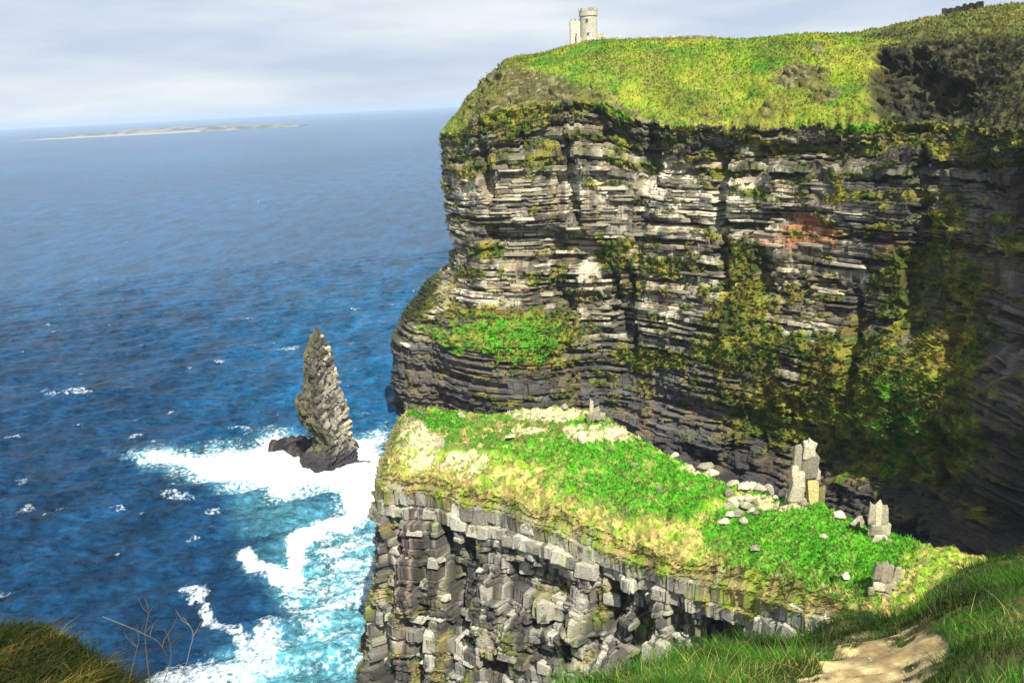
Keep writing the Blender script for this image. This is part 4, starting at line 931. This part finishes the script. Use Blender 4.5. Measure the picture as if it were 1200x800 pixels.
# dry stalks on the left tussock
def tube(bm_pts, r0, r1, n=5):
    V = []; Fq = []
    P = np.array(bm_pts, float)
    for i, p in enumerate(P):
        d = P[min(i+1, len(P)-1)]-P[max(i-1, 0)]; d /= np.linalg.norm(d)+1e-9
        a = np.cross(d, (0, 1, .01)); a /= np.linalg.norm(a); b = np.cross(d, a); r = r0+(r1-r0)*i/(len(P)-1)
        for k in range(n):
            t = 2*np.pi*k/n; V.append(p+r*(a*math.cos(t)+b*math.sin(t)))
    for i in range(len(P)-1):
        for k in range(n): Fq.append([i*n+k, i*n+(k+1) % n, (i+1)*n+(k+1) % n, (i+1)*n+k])
    return np.array(V), np.array(Fq)
def stalks():
    mt = plain('dry_stem', (.07, .05, .03)); ml = plain('pale_stem', (.17, .14, .08))
    S_ = [([(120, 722), (135, 728), (155, 736), (172, 744), (186, 752), (196, 768)], 5.6, ml, 'pale bent stalk arching to the right from the top of the left tussock', .006),
          ([(176, 800), (172, 770), (170, 740), (174, 718), (170, 700)], 5.7, mt, 'dark upright seed stalk behind the left tussock', .008),
          ([(196, 812), (214, 790), (222, 762), (226, 740), (214, 722)], 5.3, ml, 'curled thin stalk with hooked tip, rightmost over the surf', .005),
          ([(152, 795), (158, 770), (163, 748), (161, 738)], 5.5, mt, 'short dark stalk on the crest of the left tussock', .006),
          ([(188, 808), (200, 775), (198, 750), (192, 735)], 5.3, mt, 'thin dark stalk curving left beside the hooked one', .005)]
    rg = random.Random(3)
    for px, d, m, lb, r in S_:
        # real lengths: placed on the crest of the tussock, rising from the turf
        P = [pt(a, b, d+.05*i) for i, (a, b) in enumerate(px)]; P = crom(P, 4); o0 = P[0].copy()
        e = empty('dry_stalk', tuple(o0), label=lb, category='dead plant', group='dry stalks on the left tussock')
        r *= .6; V, Fq = tube(P-o0, r, r*.35); link('stem', raw_mesh('stem', V, Fq, True), m, e)
        for j in range(4 if m is mt else 2):
            k = rg.randrange(len(P)//2, len(P)-1); q = P[k]-o0; dx = rg.uniform(-.12, .12); tw = [q, q+(dx*.5, 0, .04), q+(dx, .02, .06+rg.random()*.05)]
            V, Fq = tube(tw, r*.6, r*.25); link('twig', raw_mesh('twig', V, Fq, True), m, e)
stalks()

# ------------------------------------------------------------------ castle tower on the clifftop
def skyline_pt(u):
    Pm = MAIN[8]; uu, vv = proj(Pm[-1]); i = int(np.argmin(np.abs(uu-u)+1e3*(Pm[-1, :, 1] < 250))); return Pm[-1, i], i
def build_tower():
    g = pt(687, 49, 512); base = np.array([g[0], g[1], SKYZ-1.2]); k = 512/F*1.02
    top_z = lambda v: (50-v)*k+1.2
    e = empty('stone_tower', tuple(base), label='small pale round castle tower with square stair turret on the grassy skyline', category='tower')
    mt = rock_mat('tower_stone', False, (.50, .47, .38), 1.2, .5, 1.6, .12); md = plain('dark_opening', (.03, .03, .035)); mw_ = plain('window_frame_stone', (.42, .39, .32))
    r = 9.6*k; H = top_z(18.5); n = 40; cx = (690-687)*k
    def ring(z, rr): return [(cx+rr*math.cos(2*math.pi*i/n), rr*math.sin(2*math.pi*i/n), z) for i in range(n)]
    V = []; zs = [(0, r*1.05), (H*.3, r), (H*.84, r*.97), (H*.86, r*1.07), (H, r*1.07), (H, r*.9), (H-1, r*.88)]
    for z, rr in zs: V += ring(z, rr)
    Fq = [[a*n+i, a*n+(i+1) % n, (a+1)*n+(i+1) % n, (a+1)*n+i] for a in range(len(zs)-1) for i in range(n)]
    link('round_wall', raw_mesh('round_wall', V, Fq), mt, e)
    V = ring(H-1, r*.9)+[(cx, 0, H-.9)]; link('roof_deck', raw_mesh('roof_deck', V, [[i, (i+1) % n, n] for i in range(n)]), mt, e)
    bw = block_mesh('merlon', 1, .04, .02); bw.materials.append(mt)
    for i in range(12):
        a = 2*math.pi*(i+.3)/12; o = bpy.data.objects.new('merlon', bw); COL.objects.link(o); o.parent = e
        o.matrix_local = Matrix.Translation((cx+r*.99*math.cos(a), r*.99*math.sin(a), H+.75)) @ Matrix.Rotation(a, 4, 'Z') @ Matrix.Diagonal((.8, r*.34, 1.5, 1))
    def box(name, x, y, z, sx, sy, sz, m, rz=0, par=None):
        me = block_mesh(name, 3, .02, .004); me.materials.append(m); o = bpy.data.objects.new(name, me); COL.objects.link(o); o.parent = par or e
        o.matrix_local = Matrix.Translation((x, y, z)) @ Matrix.Rotation(rz, 4, 'Z') @ Matrix.Diagonal((sx, sy, sz, 1)); return o
    th = top_z(27.5); tx = (675.5-687)*k; tw = 11.5*k
    box('square_turret', tx, 1.5, th/2, tw, tw*.9, th, mt)
    for i in range(3): box('merlon', tx+(i-1)*tw*.38, 1.5-tw*.4, th+.4, tw*.2, .6, .8, mt)
    box('annexe', (701-687)*k, 1.5, top_z(41)/2, 12*k, 5, top_z(41), mt)
    for u_, v_, w_, h_ in ((687.5, 28, 2.2, 3.2), (688.5, 42.5, 1.8, 3)):
        x = (u_-687)*k; y = -math.sqrt(max(r*r-(x-cx)**2, 0))
        f = box('window', x, y+.05, top_z(v_), w_*k*1.3, .7, h_*k*1.25, mw_); ff = box('window_opening', x, y-.32, top_z(v_), w_*k, .12, h_*k, md, 0)
    box('window', (676-687)*k, 1.5-tw*.45, top_z(42), 1.3*k, .3, 2*k, md); box('door', (675.5-687)*k, 1.5-tw*.45, 2.4, 1.4*k, .3, 3.2, md)
    # people in pale jackets beside it
    def person(u, lb, col, sc_=1.0):
        p, _ = skyline_pt(u); e2 = empty('person', (p[0]-.4, p[1]-2.5, p[2]+.55), label=lb, category='person')
        me = bpy.data.meshes.new('body'); bm = bmesh.new()
        pts = [(0, 0, .95), (0, 0, 1.2), (0, 0, 1.42), (0, 0, 1.53), (0, 0, 1.68), (-.1, 0, .9), (-.12, .03, .48), (-.13, 0, .05), (.1, 0, .9), (.13, -.05, .48), (.15, 0, .05), (-.2, 0, 1.4), (-.27, .02, 1.12), (-.25, -.06, .85), (.2, 0, 1.4), (.27, .02, 1.12), (.25, -.06, .85)]
        ed_ = [(0, 1), (1, 2), (2, 3), (3, 4), (0, 5), (5, 6), (6, 7), (0, 8), (8, 9), (9, 10), (2, 11), (11, 12), (12, 13), (2, 14), (14, 15), (15, 16)]
        rr = [.17, .16, .18, .065, .11, .11, .075, .05, .11, .075, .05, .075, .055, .04, .075, .055, .04]
        me.from_pydata(pts, ed_, []); o = bpy.data.objects.new('body', me); COL.objects.link(o); o.parent = e2
        md_ = o.modifiers.new('skin', 'SKIN')
        sv = me.skin_vertices.new(name='skin') if not me.skin_vertices else me.skin_vertices[0]
        for i, q in enumerate(rr): sv.data[i].radius = (q, q*.8)
        sv.data[0].use_root = True; sub_ = o.modifiers.new('sub', 'SUBSURF'); sub_.levels = 1; sub_.render_levels = 1
        me.materials.append(plain('jacket', col, .8)); o.scale = (1.2*sc_,)*3
    person(690, 'person in a white jacket standing before the round tower wall', (.85, .85, .83)); person(680.5, 'person in a cream jacket standing at the foot of the square turret', (.72, .66, .48)); person(719.5, 'person in pale clothes walking on the skyline right of the tower', (.8, .8, .78), .9)
build_tower()
# clifftop wall, flagstone slabs on edge along the skyline
def clifftop_wall(u0, u1, step_px, hgt, color, label, seed):
    rg = random.Random(seed); e = None; u = u0; mt = rock_mat('wall_stone_%d' % seed, False, color, 1.5, .4, 1.5, .1); ms = [block_mesh('stone', seed+i, .08, .1) for i in range(4)]
    for m_ in ms: m_.materials.append(mt)
    i = 0
    while u < u1:
        p, k = skyline_pt(u); q, _ = skyline_pt(u+step_px); w = np.linalg.norm(q-p)
        if w > 4.5 or w < .4: u += step_px; continue
        if e is None: e = empty('stone_wall', tuple(p), label=label, category='wall'); o0 = p.copy()
        a = math.atan2(q[1]-p[1], q[0]-p[0]); h = hgt*rg.uniform(.86, 1.1); m = (p+q)/2-o0
        o = bpy.data.objects.new('stone', ms[i % 4]); COL.objects.link(o); o.parent = e
        o.matrix_local = Matrix.Translation((m[0], m[1], m[2]+h*.4)) @ Matrix.Rotation(a, 4, 'Z') @ Matrix.Rotation(rg.uniform(-.05, .05), 4, 'Y') @ Matrix.Diagonal((w*1.02, .6, h, 1)); u += step_px; i += 1
clifftop_wall(704, 836, 4, 1.5, (.42, .40, .36), 'long low pale flagstone wall along the skyline right of the tower', 130)
clifftop_wall(1104, 1152, 4, 2.6, (.10, .09, .075), 'dark broken stone wall on the hilltop at the top right corner', 140)

# ------------------------------------------------------------------ sea air
def haze():
    me = bpy.data.meshes.new('haze'); bm = bmesh.new(); bmesh.ops.create_cube(bm, size=1); bm.to_mesh(me); bm.free()
    m = bpy.data.materials.new('sea_haze'); m.use_nodes = True; n = m.node_tree.nodes; n.clear(); o = n.new('ShaderNodeOutputMaterial'); v = n.new('ShaderNodeVolumePrincipled')
    v.inputs['Color'].default_value = (.56, .68, .84, 1); v.inputs['Density'].default_value = 3.3e-5; v.inputs['Anisotropy'].default_value = 0
    m.node_tree.links.new(v.outputs[0], o.inputs['Volume'])
    ob = link('haze', me, m, None, kind='stuff', label='thin blue sea haze filling the air out to the far island', category='haze')
    ob.location = (0, 0, 110); ob.scale = (120000, 120000, 230)
haze()
# loose angular stones lying in the shelf turf: uncountable rubble, one object
def rubble():
    rng = np.random.default_rng(44); Pt, ct, us, vs, lush, front, bare = SHELF[3:10]
    w = ((us > 440) & (us < 1120))*(.04+1.0*bare+.25*(vs < 505)+.12*front); i = pick(w, 620, rng); V = []; Fq = []; k = 0
    src = []
    for me in BOULD[:4]:
        co_ = np.empty(len(me.vertices)*3, np.float32); me.vertices.foreach_get('co', co_); src.append((co_.reshape(-1, 3), np.array([list(p.vertices) for p in me.polygons])))
    for j, q in enumerate(i):
        a, f = src[j % 4]; th = rng.random()*6.28; R_ = np.array([[math.cos(th), -math.sin(th), 0], [math.sin(th), math.cos(th), 0], [0, 0, 1]])
        sz = (.3+1.3*rng.random()**2.5)*np.array((1.2, .9, .75)); V.append((a*sz) @ R_.T+Pt.reshape(-1, 3)[q]+(0, 0, .12)); Fq.append(f+k); k += len(a)
    link('rubble', raw_mesh('rubble', np.concatenate(V), np.concatenate(Fq)), M_PALE, None, kind='stuff', label='loose pale stones and rubble strewn through the turf of the low shelf', category='rubble')
rubble()
def grit():
    rng = np.random.default_rng(45); o = bpy.data.objects['path']; n = len(o.data.vertices); co_ = np.empty(n*3, np.float32); o.data.vertices.foreach_get('co', co_); co_ = co_.reshape(-1, 3)
    f_ = np.hypot(co_[:, 0], co_[:, 1]); i = rng.choice(n, 520, p=(f_ > 4)/(f_ > 4).sum()); V = []; Fq = []; k = 0
    a = np.empty(len(BOULD[0].vertices)*3, np.float32); BOULD[0].vertices.foreach_get('co', a); a = a.reshape(-1, 3); f = np.array([list(p.vertices) for p in BOULD[0].polygons])
    for q in i:
        sz = (.01+.045*rng.random()**4)*np.array((1.2, .9, .7)); th = rng.random()*6.28; R_ = np.array([[math.cos(th), -math.sin(th), 0], [math.sin(th), math.cos(th), 0], [0, 0, 1]])
        V.append((a*sz) @ R_.T+co_[q]+np.append(rng.normal(size=2)*.05, 0)); Fq.append(f+k); k += len(a)
    link('grit', raw_mesh('grit', np.concatenate(V), np.concatenate(Fq)), rock_mat('grit_stone', False, (.26, .19, .11), 8, dist=.02), None, kind='stuff', label='small stones and grit scattered on the bare tan path patch', category='grit')
grit()
